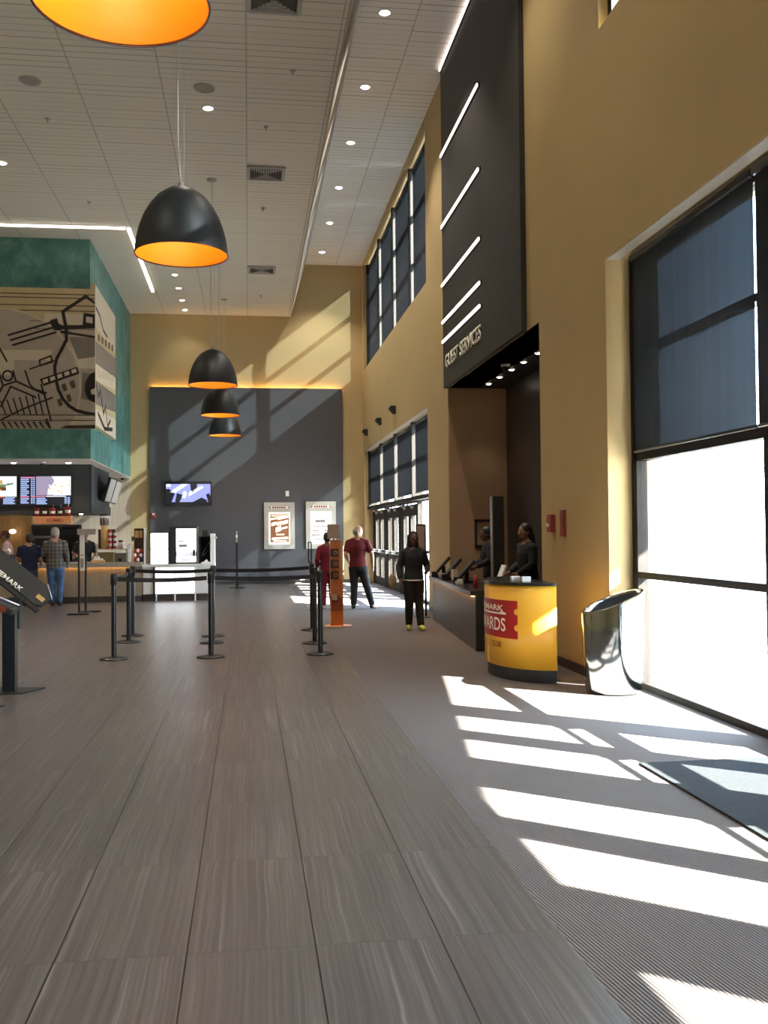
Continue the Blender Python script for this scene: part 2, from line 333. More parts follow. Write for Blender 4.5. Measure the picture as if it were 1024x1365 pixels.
def text(s, width, height, origin, u, v, depth, bold=0.0, warp=None):
    """lettering as a bmesh MB; origin lower-left corner, u reading direction, v up"""
    cu = bpy.data.curves.new('lettering', 'FONT'); cu.body = s; cu.offset = bold; cu.extrude = 0; cu.resolution_u = 3
    o = bpy.data.objects.new('lettering_tmp', cu); COL.objects.link(o)
    bpy.context.view_layer.update()
    me = bpy.data.meshes.new_from_object(o.evaluated_get(bpy.context.evaluated_depsgraph_get()))
    bpy.data.objects.remove(o); bpy.data.curves.remove(cu)
    xs = [p.co.x for p in me.vertices]; ys = [p.co.y for p in me.vertices]
    x0, x1, y0, y1 = min(xs), max(xs), min(ys), max(ys)
    mb = MB(); mb.bm.from_mesh(me); bpy.data.meshes.remove(me)
    bmesh.ops.remove_doubles(mb.bm, verts=mb.bm.verts[:], dist=1e-5)
    if warp: bmesh.ops.subdivide_edges(mb.bm, edges=[e for e in mb.bm.edges if e.calc_length() > .08], cuts=2)
    u = V(u).normalized(); v = V(v).normalized(); n = u.cross(v)
    for p in mb.bm.verts:
        a = (p.co.x - x0) / (x1 - x0) * width; b = (p.co.y - y0) / (y1 - y0) * height
        p.co = V(warp(a, b)) if warp else V(origin) + u * a + v * b
    if not warp:
        r = bmesh.ops.extrude_face_region(mb.bm, geom=mb.bm.faces[:])
        bmesh.ops.translate(mb.bm, vec=n * depth, verts=[g for g in r['geom'] if isinstance(g, bmesh.types.BMVert)])
    return mb
def lamp(name, typ, loc, power, color, parent=None, rot=None, size=.1, spot=1.2, blend=.6):
    d = bpy.data.lights.new(name, typ); d.energy = power; d.color = color
    if typ == 'SPOT': d.spot_size = spot; d.spot_blend = blend; d.shadow_soft_size = size
    if typ == 'POINT': d.shadow_soft_size = size
    if typ == 'AREA': d.size = size
    o = bpy.data.objects.new(name, d); COL.objects.link(o)
    if parent is not None: o.parent = parent; o.location = W[parent].inverted() @ V(loc)
    else: o.location = loc
    if rot: o.rotation_euler = rot
    return o
PI = math.pi

# ------------------------------------------------------------------ the room
XW, XF, D = 3.42, 3.657, 29.0
ZL, ZH = 7.93, 9.5
struct('floor', B(-9, 1.145, -5, D, -.1, 0), 'tile')
struct('floor_carpet', B(1.145, 3.95, -5, D, -.1, 0).box(3.95, 4.6, 10.9, 16.7, -.1, 0), 'carpet')
struct('ceiling', B(-9, 1.26, -5, D, ZL, ZL + .15), 'ceil')
struct('ceiling_upper', B(1.73, 3.95, -5, D, ZH, ZH + .12), 'ceil_hi')
struct('trim_2', MB().prism([(1.262, ZL - .02), (1.285, ZL - .02), (1.72, ZH), (1.72, ZH + .12), (1.262, ZH + .12)], -5, D, 'y'), 'soffit')
struct('wall_back', B(-9.2, 3.95, D, D + .25, -.1, ZH + .12), 'tan')
struct('wall_left', B(-9.2, -9, -5.2, D, -.1, ZH), 'tan')
struct('wall_front', B(-9.2, 3.95, -5.25, -5, -.1, ZH + .12), 'tan')
OPEN = [(-3.36, 8.96, -.1, 4.11), (-3.36, 9.05, 6.39, 9.42), (11.12, 16.45, -.1, 3.97), (18.4, 28.66, -.1, 3.9), (18.4, 28.7, 6.3, 9.45)]
def wall_grid():
    ys = sorted({-5.0, D} | {y for o in OPEN for y in o[:2]}); zs = sorted({-.1, ZH + .12} | {z for o in OPEN for z in o[2:]})
    ny, nz = len(ys) - 1, len(zs) - 1
    def solid(i, j):
        if not (0 <= i < ny and 0 <= j < nz): return False
        y, z = (ys[i] + ys[i + 1]) / 2, (zs[j] + zs[j + 1]) / 2
        return not any(a < y < b and c < z < d for a, b, c, d in OPEN)
    mb = MB(); X0, X1 = XW, 3.95
    for i in range(ny):
        for j in range(nz):
            if not solid(i, j): continue
            y0, y1, z0, z1 = ys[i], ys[i + 1], zs[j], zs[j + 1]
            mb.face([(X0, y0, z0), (X0, y1, z0), (X0, y1, z1), (X0, y0, z1)]); mb.face([(X1, y0, z0), (X1, y1, z0), (X1, y1, z1), (X1, y0, z1)])
            for (di, dj), q in (((-1, 0), [(X0, y0, z0), (X1, y0, z0), (X1, y0, z1), (X0, y0, z1)]), ((1, 0), [(X0, y1, z0), (X1, y1, z0), (X1, y1, z1), (X0, y1, z1)]),
                                ((0, -1), [(X0, y0, z0), (X1, y0, z0), (X1, y1, z0), (X0, y1, z0)]), ((0, 1), [(X0, y0, z1), (X1, y0, z1), (X1, y1, z1), (X0, y1, z1)])):
                if not solid(i + di, j + dj): mb.face(q)
    bmesh.ops.remove_doubles(mb.bm, verts=mb.bm.verts[:], dist=1e-4)
    return mb
struct('wall_right', wall_grid(), 'tan')
# alcove behind the guest services desk
struct('wall_alcove_far', B(3.95, 4.5, 16.45, 16.6, -.1, 4.1), 'brown')  # tan wall paint with the alcove's dim light put into its colour
struct('wall_alcove_back', B(4.45, 4.6, 10.95, 16.6, -.1, 4.1), 'stone')
struct('wall_alcove_near', B(3.95, 4.5, 10.95, 11.12, -.1, 4.1), 'tan')
struct('trim_3', B(XW + .01, 3.952, 16.435, 16.45, 0, 3.97), 'brown')
struct('ceiling_alcove', B(3.44, 4.5, 11.13, 16.45, 3.97, 4.1), 'fascia')
struct('baseboard_right', B(XW - .012, XW, 9.0, 11.12, 0, .1).box(XW - .012, XW, 16.46, 18.4, 0, .1).box(XW - .012, XW, 28.66, D, 0, .1), 'kick')
struct('trim_6', B(-8.99, -3.39, D - .01, D - .0005, 0, 3.129), 'palewall')
struct('trim_1', B(XW + .015, 3.555, -3.36, 8.95, 4.10, 4.109).box(XW + .015, 3.555, 18.41, 28.65, 3.89, 3.899), 'reveal')
struct('baseboard_back', B(-3.37, XW - .02, D - .012, D, 0, .1), 'kick')
# outside: pavement, and an unseen raked board added to shape the sun patches
struct('ground', B(3.95, 70, -60, 80, -.16, -.06), 'asphalt')
struct('sun_blocker', MB().prism([(9.5, 2.63), (9.5, 5.75), (-5, 5.75), (-5, 4.09)], 5.66, 5.8, 'x'), 'blockerm')

# ------------------------------------------------------------------ storefront windows and doors
def frames(y0, y1, z0, z1, vert, horiz, w=.06, xa=XF, xb=XF + .11):
    mb = MB()
    for y in vert: mb.box(xa, xb, y - w / 2, y + w / 2, z0, z1)
    for a, b, z, h in horiz: mb.box(xa + .004, xb - .004, a, b, z - h / 2, z + h / 2)
    return mb
def glaze(parent, panes):
    for y0, y1, z0, z1 in panes: B(XF + .045, XF + .053, y0, y1, z0, z1).build('glass_pane', 'glass', parent)
doorn = [0]
def door(y0, y1, top=2.12):
    doorn[0] += 1
    far = y0 > 10; st, xa, xb = (.19 if far else .165), XF + .02, XF + (.12 if far else .07)
    mb = B(xa, xb, y0, y0 + st, .015, top).box(xa, xb, y1 - st, y1, .015, top).box(xa, xb, y0 + st, y1 - st, .015, .24).box(xa, xb, y0 + st, y1 - st, top - .26, top).box(xa, xb, y0 + st, y1 - st, .80, .92)
    d = struct('door_%d' % doorn[0], mb, 'bronze')
    B(xa + .02, xa + .028, y0 + st, y1 - st, .24, top - .26).build('glass_pane', 'glass', d)
    MB().tube([(xa - .07, y0 + .1, .97), (xa - .07, y1 - .1, .97)], .02).box(xa - .075, xa, y0 + .1, y0 + .16, .93, 1.01).box(xa - .075, xa, y1 - .16, y1 - .1, .93, 1.01).build('push_bar', 'alu', d)
    MB().box(xa - .04, xa, (y0 + y1) / 2 - .15, (y0 + y1) / 2 + .15, top - .1, top - .03).tube([(xa - .03, (y0 + y1) / 2, top - .04), (xa - .12, (y0 + y1) / 2 + .2, top - .02), (xa - .02, (y0 + y1) / 2 + .4, top + .02)], .012, 6).build('closer', 'alu', d)
def entrance(name, bounds, fixed, z1, trans):
    hd = 2.15
    y0, y1 = min(bounds), max(bounds)
    fr = frames(y0, y1, 0, z1, bounds, [(y0, y1, z1 - .04, .08), (y0, y1, hd + .05, .1)] + [(y0, y1, t, .06) for t in trans])
    panes = []
    bs = sorted(bounds)
    for i, (a, b) in enumerate(zip(bs, bs[1:])):
        panes.append((a + .03, b - .03, hd + .1, z1 - .08))
        if i in fixed:
            fr.box(XF + .004, XF + .106, a, b, 0, .06).box(XF + .004, XF + .106, a, b, 1.04, 1.10)
            if b > 8.5 and b < 10: fr.box(XF + .002, XF + .108, b - .09, b, 0, z1).box(XF + .002, XF + .108, b - .22, b, hd, z1)
            panes += [(a + .03, b - .03, .06, 1.04), (a + .03, b - .03, 1.10, hd)]
        else:
            w = b - a; fr.box(XF + .01, XF + .09, a, a + .17, 0, hd).box(XF + .01, XF + .09, b - .28, b, 0, hd)
    for y in bs[:-1] if y1 < 10 else bs:
        if y1 < 10: fr.box(XF + .002, XF + .108, y - .08, y + .08, hd + .1, z1)
        else: fr.box(XF - .13, XF + .01, y - .05, y + .05, hd + .1, z1)
    if y1 > 10: fr.box(XF - .17, XF + .01, y0, y1, hd + .02, hd + .10)
    o = struct(name, fr, 'bronze'); glaze(o, panes)
    for i, (a, b) in enumerate(zip(bs, bs[1:])):
        if i not in fixed:
            lo, hi = a + .18, b - .29; m = (lo + hi) / 2
            door(lo, m - .005); door(m + .005, hi)
    return o
NB = [8.93, 6.5, 4.02, 1.55, -.91, -3.33]
FB = [18.43, 20.95, 23.52, 26.1, 28.63]
entrance('window_1', NB, {4}, 4.10, [3.18])
entrance('window_2', FB, {0}, 3.89, [3.1])
def upper(name, bounds, z0, z1):
    y0, y1 = min(bounds), max(bounds)
    fr = frames(y0, y1, z0, z1, bounds, [(y0, y1, z0 + .04, .08), (y0, y1, z1 - .04, .08), (y0, y1, z0 + 1.05, .1), (y0, y1, z0 + 2.1, .1)], w=.14)
    for y in bounds: fr.box(XF - .14, XF + .01, y - .07, y + .07, z0, z1)
    o = struct(name, fr, 'bronze')
    bs = sorted(bounds); zz = [z0 + .08, z0 + 1.0, z0 + 1.1, z0 + 2.05, z0 + 2.15, z1 - .08]
    glaze(o, [(a + .07, b - .07, zz[k], zz[k + 1]) for a, b in zip(bs, bs[1:]) for k in (0, 2, 4)])
upper('window_3', [9.02, 6.5, 4.02, 1.55, -.91, -3.33], 6.40, 9.41)
upper('window_4', [18.43, 20.95, 23.52, 26.1, 28.67], 6.31, 9.44)

def shade(y0, y1, hem, top, label, group, x=3.60):
    t = thing('roller_shade', label, 'window shade', (x, (y0 + y1) / 2, hem - .02), 0, group)
    MB().box(x - .001, x + .001, y0, y1, hem, top - .03).build('cloth', 'shade', t)
    MB().tube([(x, y0, hem), (x, y1, hem)], .014, 8).build('hem_bar', 'rail', t)
    MB().tube([(x, y0, top - .045), (x, y1, top - .045)], .035, 12).build('roller', 'rail', t)
    return t
bs = sorted(NB); g = 'shades over the near entrance glazing'
shade(6.515, 8.735, 2.23, 4.10, 'dark blue-grey roller shade half lowered over the large window beside the steel bin', g)
for i, (a, b) in enumerate(zip(bs, bs[1:])):
    if b > 8: continue
    shade(a + .002, b - .016 if b > 6 else b - .002, 2.23, 4.10, 'dark roller shade cut off by the right edge of the photo' if b > 6 else 'dark roller shade over the near entrance doors outside the photo', g)
nm = ['nearest to the dark fascia', 'second from the dark fascia', 'third from the dark fascia', 'farthest, beside the back wall']
for i, (a, b) in enumerate(zip(sorted(FB), sorted(FB)[1:])):
    shade(a + .06, b - (.11 if b < 28 else .03), 2.34, 3.88, 'dark roller shade above the far entrance doors, ' + nm[i], 'shades over the far entrance')
    shade(a + .08, b - (.115 if b < 28 else .03), 6.33, 9.40, 'tall dark roller shade in the high far window, ' + nm[i], 'shades in the high far window')
for a, b in zip(bs, bs[1:]): shade(a + .08, b - .115, 6.42, 9.40, 'dark roller shade in the high near window outside the photo', 'shades in the high near window')

# ------------------------------------------------------------------ grey accent panel, light on top, its fittings
t = thing('accent_panel', 'large slate grey panel on the back wall glowing amber along its top', 'wall panel', (0, D - .04, .1))
B(-2.82, 2.80, D - .09, D - .065, .1, 5.78).box(-2.82, 2.80, D - .066, D - .002, .1, 5.70).build('panel', 'grey', t)
B(-2.76, 2.74, D - .055, D - .02, 5.701, 5.715).build('light_strip', 'ledw2', t)

def poster(x0, x1, z0, z1, dark, label):
    y = D - .09
    t = thing('poster_case', label, 'poster', ((x0 + x1) / 2, y, z0), 0, 'lit poster cases on the grey panel')
    w, h = x1 - x0, z1 - z0; X = lambda a: x0 + a * w; Z = lambda a: z0 + a * h
    MB().box(x0, x1, y - .075, y, z0, z1).build('frame', 'frame', t, bevel=.008)
    hd = MB().box(X(.16), X(.84), y - .082, y - .075, Z(.865), Z(.915), m='cream')
    for k in range(6): hd.box(X(.27 + k * .075), X(.33 + k * .075), y - .085, y - .082, Z(.872), Z(.908), m='dred')
    hd.box(X(.17), X(.22), y - .085, y - .082, Z(.87), Z(.91), m='dred').box(X(.79), X(.83), y - .085, y - .082, Z(.87), Z(.91), m='dred')
    hd.build('header_plate', None, t)
    p = MB().box(X(.15), X(.85), y - .08, y - .075, Z(.1), Z(.79), m='posterw'); f = y - .084
    def bar(a, b, c, d, m, sl=0):
        p.prism([(X(a), Z(c)), (X(b), Z(c + sl)), (X(b), Z(d + sl)), (X(a), Z(d))], f, y - .079, 'y', m)
    if dark:
        bar(.21, .81, .15, .745, 'posterd'); f -= .003
        for a, b, c, d, sl in ((.24, .78, .70, .725, .0), (.22, .5, .62, .66, .03), (.45, .8, .62, .68, .05), (.24, .40, .49, .56, .03), (.42, .58, .50, .575, .03), (.60, .78, .52, .60, .03), (.38, .56, .35, .46, .05), (.52, .76, .41, .45, .04), (.4, .66, .30, .325, .0), (.25, .78, .2, .245, .02), (.3, .74, .165, .185, 0)): bar(a, b, c, d, 'posterl', sl)
    else:
        bar(.15, .85, .71, .785, 'posterr'); bar(.27, .73, .725, .765, 'posterw')
        bar(.18, .82, .1, .12, 'posterr')
        rnd = random.Random(3)
        for r, (zz, a, b, hh) in enumerate(((.56, .32, .64, .05), (.46, .26, .8, .02), (.37, .24, .4, .025), (.37, .62, .74, .025), (.28, .2, .44, .025), (.19, .32, .6, .02))):
            x = a
            while x < b: ww = rnd.uniform(.03, .06); bar(x, x + ww, zz, zz + hh, 'plinth'); x += ww + .02
    p.build('poster', None, t)
poster(.45, 1.35, 1.02, 2.40, True, 'lit poster case with a dark orange film poster, left of the two')
poster(1.68, 2.57, 1.02, 2.42, False, 'lit poster case with a white text poster, right of the two')

t = thing('television', 'flat television showing violet pictures on the grey panel', 'television', (-1.72, D - .3, 2.32))
MB().box(-2.39, -1.05, D - .24, D - .18, 2.30, 3.02).build('case', 'blackm', t, bevel=.01)
MB().box(-1.9, -1.5, D - .18, D - .091, 2.5, 2.85).build('bracket', 'blackm', t)
s = MB().box(-2.35, -1.09, D - .246, D - .241, 2.42, 2.94, m='tvblue'); y1, y0 = D - .246, D - .25
def sp(pts, m): s.prism([(-2.35 + a * 1.26, 2.42 + b * .52) for a, b in pts], y0, y1, 'y', m)
sp([(0, .85), (.1, .85), (.1, 1), (0, 1)], 'tvlt'); sp([(.08, .55), (.35, 1), (.5, 1), (.2, .5)], 'tvlt'); sp([(.0, .0), (.12, 0), (.2, .5), (.05, .75), (0, .7)], 'tvdk')
sp([(.2, .0), (.3, 0), (.38, .4), (.24, .5)], 'tvdk'); sp([(.62, 1), (.64, .7), (.6, .5), (.55, .7), (.54, 1)], 'tvdk'); sp([(.62, 1), (.70, 1), (.69, .75), (.62, .68)], 'tvdk')
sp([(.35, .25), (.42, .2), (.47, .45), (.44, .62), (.38, .55)], 'tvlt'); sp([(.5, .3), (.85, .8), (.8, .9), (.52, .55)], 'tvlt'); sp([(.6, 0), (.8, .25), (.92, .1), (.92, 0)], 'tvdk'); sp([(.9, .4), (.96, .5), (1, .35), (1, 0), (.95, 0)], 'tvdk')
s.build('screen', None, t)
one(B(1.09, 1.19, D - .13, D - .09, 2.58, 2.74).box(1.10, 1.18, D - .14, D - .13, 2.6, 2.66), 'motion_sensor', 'small white sensor box above the posters on the grey panel', 'sensor', 'white', bevel=.006)
t = thing('fire_alarm', 'small red fire alarm strobe at the left edge of the grey panel', 'fire alarm', (-2.72, D - .12, 1.96))
B(-2.79, -2.66, D - .14, D - .09, 1.96, 2.12).build('housing', 'firered', t, bevel=.008); B(-2.75, -2.70, D - .165, D - .14, 2.05, 2.1).build('strobe', 'white', t)

# ------------------------------------------------------------------ guest services fascia with light bars and letters
t = thing('sign_fascia', 'tall dark fascia with slanting lit bars and GUEST SERVICES letters', 'sign', (XW - .03, 14, 3.97))
B(XW - .07, XW - .002, 11.62, 16.47, 3.965, ZH - .002).build('panel', 'fascia', t)
for z in (9.47, 7.96, 6.73, 5.72, 5.08, 4.745):
    b = B(XW - .112, XW - .071, 13.66, 16.4, z - .022, z + .022).build('light_bar', 'led', t, label='glowing warm white bar'); B(XW - .09, XW - .0705, 13.63, 16.43, z - .034, z + .034).build('bar_housing', 'blackm', b)
text('GUEST SERVICES', 2.56, .225, (XW - .071, 16.26, 4.27), (0, -1, 0), (0, 0, 1), .012, bold=.012).build('lettering', 'cream', t, label='pale raised capital letters')

# wall fittings on the right wall
t = thing('fire_alarm_pull', 'small red fire alarm pull station on the tan wall right of the desk', 'fire alarm', (XW - .04, 10.67, 1.47))
B(XW - .06, XW, 10.60, 10.74, 1.48, 1.68).build('housing', 'firered', t, bevel=.006); B(XW - .075, XW - .06, 10.63, 10.71, 1.54, 1.58).build('handle', 'white', t)
one(B(XW - .025, XW, 10.23, 10.37, 1.43, 1.72).box(XW - .03, XW - .025, 10.25, 10.35, 1.5, 1.66), 'wall_plate', 'dark red notice plate beside the fire alarm pull on the tan wall', 'notice', 'dred')
for y, z, s_ in ((27.88, 4.36, 'farthest from the fascia'), (24.99, 4.35, 'middle one of three'), (22.51, 4.34, 'nearest to the fascia')):
    t = thing('wall_speaker', 'small black wall unit above the far entrance shades, ' + s_, 'speaker', (XW - .08, y, z - .08), 0, 'black units above the far doors')
    MB().prism([(XW, z - .08), (XW - .05, z - .08), (XW - .16, z + .04), (XW - .12, z + .1), (XW, z + .1)], y - .09, y + .09, 'y').build('housing', 'blackm', t)

# ------------------------------------------------------------------ ceiling lights, vents, speakers
def downlight(x, y, z, label, group, r=.085, power=0, lens='spot', col=(1, .88, .72), ang=1.7):
    t = thing('downlight', label, 'ceiling light', (x, y, z - .03), 0, group)
    MB().lathe([(r * .8, z + .0), (r * .82, z - .008), (r, z - .012), (r * 1.12, z - .008), (r * 1.14, z)], (x, y, 0), 24).build('trim_ring', 'trimw', t)
    MB().lathe([(0, z - .026), (r * .5, z - .022), (r * .81, z - .006)], (x, y, 0), 24).build('lens', lens, t)
    if power: lamp('downlight_beam', 'SPOT', (x, y, z - .04), power, col, t, size=.07, spot=ang)
    return t
PL = 340
for i, (y, w) in enumerate(((12.25, 'beside the first lampshade at the top'), (14.83, 'just below the round speaker by the lamp cord'))):
    downlight(-.565, y, ZL, 'ceiling downlight in the slatted ceiling ' + w, 'downlights in the slatted ceiling', power=PL)
downlight(-4.17, 17.44, ZL, 'ceiling downlight at the left edge of the photo', 'downlights in the slatted ceiling', power=PL * 2)
for y, w in ((24.54, 'nearest, beside the end of the lit bar'), (25.88, 'second from the lit bar'), (27.21, 'third from the lit bar'), (28.4, 'farthest, by the back wall')):
    downlight(-1.77, y, ZL, 'ceiling downlight of the row of four, ' + w, 'downlights in the slatted ceiling', r=.08, power=PL * .1)
for x, y in ((-.6, 1), (-.6, 4.5), (-3, 7), (-4.1, 12), (-4, 3), (-6, 10), (-6.5, 16)): downlight(x, y, ZL, 'ceiling downlight in the slatted ceiling outside the photo', 'downlights in the slatted ceiling', power=PL)
for i, y in enumerate((14.71, 17.24, 19.76, 22.39, 24.99, 27.64)):
    downlight(2.13, y, ZH, 'recessed downlight in the higher ceiling strip, ' + ('nearest, at the top of the photo', 'second from the top', 'third from the top', 'fourth from the top', 'fifth from the top', 'farthest, by the back wall')[i], 'downlights in the high ceiling strip', r=.095, power=PL * 1.3, lens='spotw', col=(1, .9, .78))
for y in (2, 7, 11): downlight(2.13, y, ZH, 'recessed downlight in the higher ceiling strip outside the photo', 'downlights in the high ceiling strip', power=PL * .8, lens='spotw')
def led_bar(a, b, label):  
    a = V(a); b = V(b); c = (a + b) / 2; t = thing('ceiling_light_bar', label, 'light bar', (c.x, c.y, ZL - .06))
    d = (b - a).normalized(); n = V((-d.y, d.x, 0)) * .035
    def bx(k, z0, z1, m, nm):
        q = [a + n * k, b + n * k, b - n * k, a - n * k]; MB().prism([(p.x, p.y) for p in q], z0, z1, 'z').build(nm, m, t)
    bx(1, ZL - .05, ZL, 'ledw', 'tube'); bx(1.35, ZL - .015, ZL, 'trimw', 'channel')
led_bar((-5.2, 20.86, 0), (-2.52, 20.82, 0), 'white light bar on the ceiling running across above the teal wall')
led_bar((-2.45, 20.86, 0), (-2.46, 26.2, 0), 'white light bar on the ceiling running away beside the teal wall')
for x, y, w in ((-3.02, 14.21, 'upper left'), (-.59, 14.16, 'beside the lamp cord')):
    t = thing('ceiling_speaker', 'round grey speaker in the slatted ceiling, ' + w, 'speaker', (x, y, ZL - .02))
    MB().lathe([(.13, ZL), (.135, ZL - .012), (.15, ZL - .014), (.155, ZL)], (x, y, 0), 28).build('rim', 'greypl', t); MB().lathe([(0, ZL - .008), (.132, ZL - .006)], (x, y, 0), 28).build('grille', 'grille', t)
for x, y, w in ((.35, 17.4, 'nearer of the two to the hanging lamp'), (.36, 23.85, 'near the back wall'), (.35, 11.65, 'cut off by the top of the photo')):
    h = .31; t = thing('air_vent', 'square slotted air vent in the slatted ceiling, ' + w, 'air vent', (x, y, ZL - .03), 0, 'air vents in the ceiling')
    MB().box(x - h, x + h, y - h, y + h, ZL - .006, ZL, m='ventd').build('backing', None, t)
    f = MB()
    for a in (-1, 1): f.box(x - h, x + h, y + a * h - .03, y + a * h + .03, ZL - .03, ZL); f.box(x + a * h - .03, x + a * h + .03, y - h, y + h, ZL - .03, ZL)
    f.build('frame', 'ventm', t)
    s = MB()
    for k in range(-6, 7):
        xx = x + k * .042; s.box(xx - .012, xx + .012, y - h, y - abs(k) * .035 * .9 + .02, ZL - .026, ZL - .008)
    for k in range(5):
        yy = y + .05 + k * .05; s.box(x - .05 - k * .05, x + .05 + k * .05, yy, yy + .02, ZL - .026, ZL - .008)
    s.build('louvres', 'ventm', t)
for x, y, w in ((-3.03, 15.49, 'left of the lampshade'), (-3.01, 19.31, 'lowest at left'), (.65, 13.48, 'nearest to the sloped soffit'), (.32, 15.41, 'above the nearer vent'), (.33, 19.3, 'between the two vents'), (.38, 26.48, 'below the farther vent')):
    one(MB().lathe([(0, ZL - .06), (.012, ZL - .06), (.014, ZL - .02), (.04, ZL - .012), (.045, ZL)], (x, y, 0), 12), 'ceiling_sprinkler', 'tiny sprinkler head in the slatted ceiling, ' + w, 'sprinkler', 'ventm', 'sprinkler heads')

# ------------------------------------------------------------------ pendants
def pendant():
    t = thing('pendant_lamp', 'p', 'pendant lamp', (0, 0, 0), 0, 'black dome pendants')
    pr_ = [(.44, 0), (.437, .07), (.425, .15), (.40, .25), (.36, .36), (.305, .46), (.23, .555), (.14, .62), (.06, .648), (.03, .652)]
    MB().lathe(pr_ + [(0, .655)], seg=64).build('lampshade', 'dome', t)
    MB().lathe([(.438, .001)] + [(r - .012, z - .002) for r, z in pr_[1:]] + [(0, .64)], seg=64).build('reflector', 'orange', t, label='orange inner face')
    MB().lathe([(.436, -.004), (.446, -.004), (.446, .008), (.436, .008), (.436, -.004)], seg=64).build('rim', 'dome', t)
    MB().cyl((0, 0, 0), .03, .65, .70, 16).build('ferrule', 'greypl', t)
    pts = [(.0, 0, .69), (-.012, 0, .80), (-.03, .01, 1.1), (-.028, .01, 2.0), (-.015, 0, 2.9), (0, 0, ZL - 4.18 - .02)]
    MB().tube(pts, .006, 8).build('cord', 'cord', t)
    MB().tube([(.03, 0, .68), (.03, 0, ZL - 4.18 - .02)], .0025, 6).build('suspension_wire', 'alu', t)
    MB().lathe([(0, ZL - 4.18 - .04), (.05, ZL - 4.18 - .04), (.09, ZL - 4.18 - .02), (.09, ZL - 4.18)], seg=24).build('ceiling_rose', 'greypl', t)
    b = MB().ball((0, 0, .36), .045, .045, .06).build('bulb', 'bulb', t)
    MB().cyl((0, 0, 0), .025, .40, .62, 12).build('socket', 'blackm', t)
    return t
P0 = pendant(); index_kids()
for i, (y, l) in enumerate(((5.0, 'black dome pendant with orange inside, nearest, cut off by the top of the photo'), (9.5, 'large black dome pendant with orange inside hanging in full view, second nearest'), (17.85, 'black dome pendant with orange inside, topmost of the distant three'), (22.4, 'black dome pendant with orange inside, middle of the distant three'), (27.0, 'smallest black dome pendant with orange inside, lowest of the distant three'))):
    o = P0 if i == 0 else copy_tree(P0)
    o.location = (-.62, y, 4.18); o['label'] = l; W[o] = Matrix.Translation(o.location)
    lamp('bulb_light', 'POINT', (-.62, y, 4.44), 7.5, (1, .72, .42), o, size=.05)

